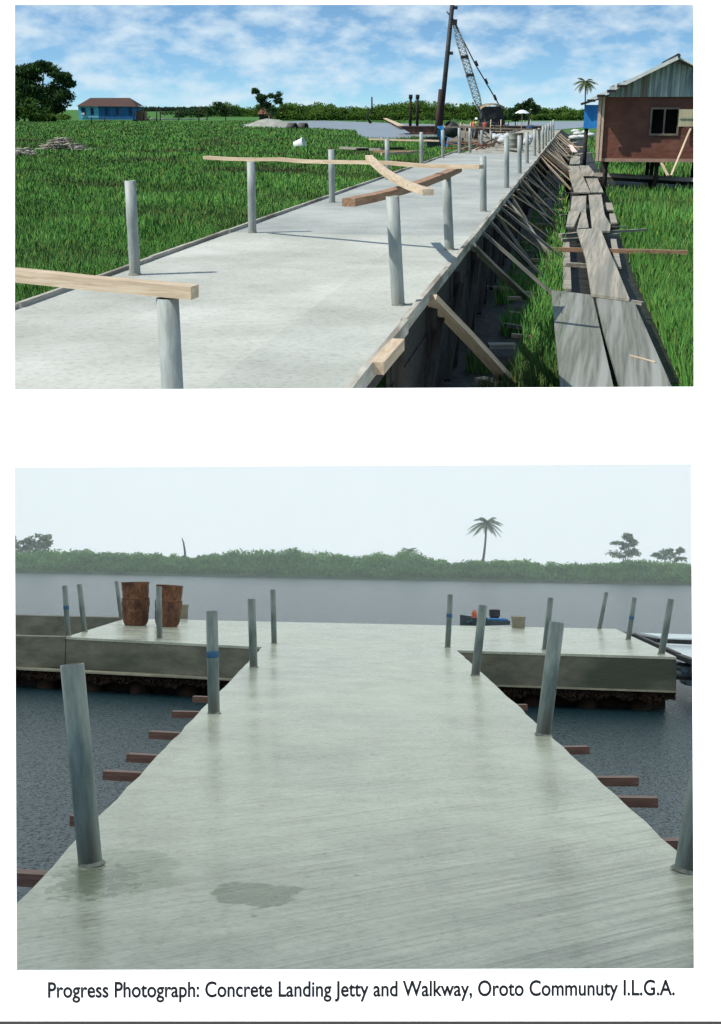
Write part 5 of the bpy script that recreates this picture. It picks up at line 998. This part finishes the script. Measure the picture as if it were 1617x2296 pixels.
pn = empty('pontoon', Bp(1545, 1520, -.8), 'pale blue floats strapped together in the water under the gangway', 'pontoon')
for i, (x, y) in enumerate([(1528, 1495), (1550, 1497), (1530, 1512), (1554, 1514), (1580, 1512), (1540, 1527), (1570, 1528)]):
    p = Bp(x, y, -.35-.2*(i//2 > 0)-.2*(i > 4)); mb = MB(); mb.tube([p-Vector((.0, .25, 0)), p+Vector((0, .25, 0))], [.085, .085], 10); mb.build('float', mat('float_plastic', (.25, .36, .42), (.4, .5, .54), scale=3), pn)
for y, z_ in ((1489, -.28), (1520, -.55)): a = Bp(1516, y, z_); c = Bp(1600, y+4, z_); MB().bar(a, c, .06, .06).build('strap_bar', DARK, pn)
# ---- far bank
def bl_(x): return 1283.5+.0186*(x-33)
zb2 = WZ
thicket(lambda x, y, z: Bp(x, y, z), BY, [(-60, 1225), (33, 1240), (90, 1232), (130, 1232), (200, 1237), (330, 1240), (380, 1248), (430, 1246), (470, 1243), (520, 1232), (590, 1232), (650, 1230), (700, 1235), (740, 1240), (800, 1246), (850, 1242), (900, 1234), (940, 1240), (960, 1252), (1050, 1261), (1120, 1256), (1160, 1250), (1200, 1262), (1300, 1266), (1380, 1262), (1440, 1256), (1553, 1262), (1680, 1262)],
        lambda x: bl_(x), 7, LMR, 'mangrove_thicket', 'misty green thicket along the opposite bank in the rain', 110, .24, zb2)
bankY = Bp(800, bl_(800), zb2).y
LMT = leafmat('misty_tree_leaves', (.15, .24, .14), (.22, .32, .20), .3)
def bt_(px, py, dy=6): return BY(px, py, bankY+dy)
pbase = Bp(1079, bl_(1079)-1, zb2); pbase.y += 2; palm(BY(1079, 1266, pbase.y+4)-Vector((0, 0, 1)), BY(1091, 1172, pbase.y+4), .14, LMT, 'tall curved coconut palm alone above the far rainy bank', nf=22, fl=2.3, bend=.12)
def fz(px): p = bt_(px, bl_(px)); return Vector((p.x, p.y, zb2))
tree(None, [(bt_(60, 1218), (1.5, 1, .8)), (bt_(95, 1205), (1.1, 1, .6)), (bt_(105, 1222), (1.0, 1, .5)), (bt_(40, 1235), (1.6, 1, .8)), (bt_(75, 1235), (2.0, 1, 1.0)), (bt_(20, 1215), (1.3, 1, .8))], fz(70), LMT, 'loose crowned tree at the end of the far rainy bank', leaf=.3, nper=260, rt=.12, clumps=8)
tree(None, [(bt_(1385, 1218), (1.0, .8, .22)), (bt_(1405, 1206), (.8, .6, .5)), (bt_(1418, 1218), (.8, .6, .5)), (bt_(1390, 1243), (1.9, 1, .6)), (bt_(1425, 1240), (1.2, 1, .6)), (bt_(1403, 1230), (.6, .5, .6))], fz(1402), LMT, 'layered tree with a spiky top on the far rainy bank', leaf=.26, nper=200, rt=.1, clumps=7)
tree(None, [(bt_(1500, 1238), (1.1, .8, .5)), (bt_(1530, 1236), (.7, .8, .6)), (bt_(1480, 1246), (1.2, .8, .4)), (bt_(1510, 1250), (1.8, 1, .6))], fz(1505), LMT, 'faint low tree nearest the far end of the rainy bank', leaf=.26, nper=200, rt=.1, clumps=7)
palm(fz(915), bt_(917, 1236), .15, LMT, 'short bushy palm poking out of the far thicket', nf=16, fl=1.5, bend=0)
mb = MB().tube([fz(414), bt_(415, 1238), bt_(412, 1218), bt_(408, 1206)], [.16, .13, .10, .05], 7); tag(mb.build('bare_trunk', WOODD, origin=fz(414)), 'bare dead trunk sticking up from the far thicket', 'dead tree')
# bank mud edge
a = Bp(-80, bl_(-80)+.6, zb2); c = Bp(1700, bl_(1700)+.6, zb2); mb = MB(); mb.bar(a+Vector((0, 1.2, .0)), c+Vector((0, 1.2, .0)), 2.5, .5, n=40, jit=.12); tag(mb.build('bank', mat('bank_green', (.05, .08, .04), (.10, .14, .06), rough=1, scale=.5)), kind='structure')
# rainy haze, a closed box over the water
hz = MB(); X_ = 120; ya, yb = 24., bankY+30
hz.add([(-X_, ya, WZ-1), (X_, ya, WZ-1), (X_, yb, WZ-1), (-X_, yb, WZ-1), (-X_, ya, zc(ya)-.3), (X_, ya, zc(ya)-.3), (X_, yb, zc(yb)-.3), (-X_, yb, zc(yb)-.3)], [(3, 2, 1, 0), (4, 5, 6, 7), (0, 1, 5, 4), (1, 2, 6, 5), (2, 3, 7, 6), (3, 0, 4, 7)])
hm = bpy.data.materials.new('rain_haze'); hm.use_nodes = True; t = hm.node_tree; t.nodes.clear(); pv = N(t, 'ShaderNodeVolumePrincipled'); pv.inputs['Color'].default_value = (.88, .94, .97, 1); pv.inputs['Density'].default_value = .0028; pv.inputs['Anisotropy'].default_value = .2; oo = N(t, 'ShaderNodeOutputMaterial'); L(t, pv.outputs[0], oo.inputs['Volume'])
tag(hz.build('haze', hm), kind='stuff')
STATE['low'] = False
bpy.context.view_layer.update()
lit = bpy.data.collections.new('sun_receivers'); low_all = set(LOW)
for o in LOW: low_all.update(o.children_recursive)
for o in COL.all_objects:
    if o.type == 'MESH' and o not in low_all: lit.objects.link(o)
so.light_linking.receiver_collection = lit      # light linking switches the sun off for the lower view
for o in LOW:
    o.matrix_basis = M2 @ o.matrix_basis
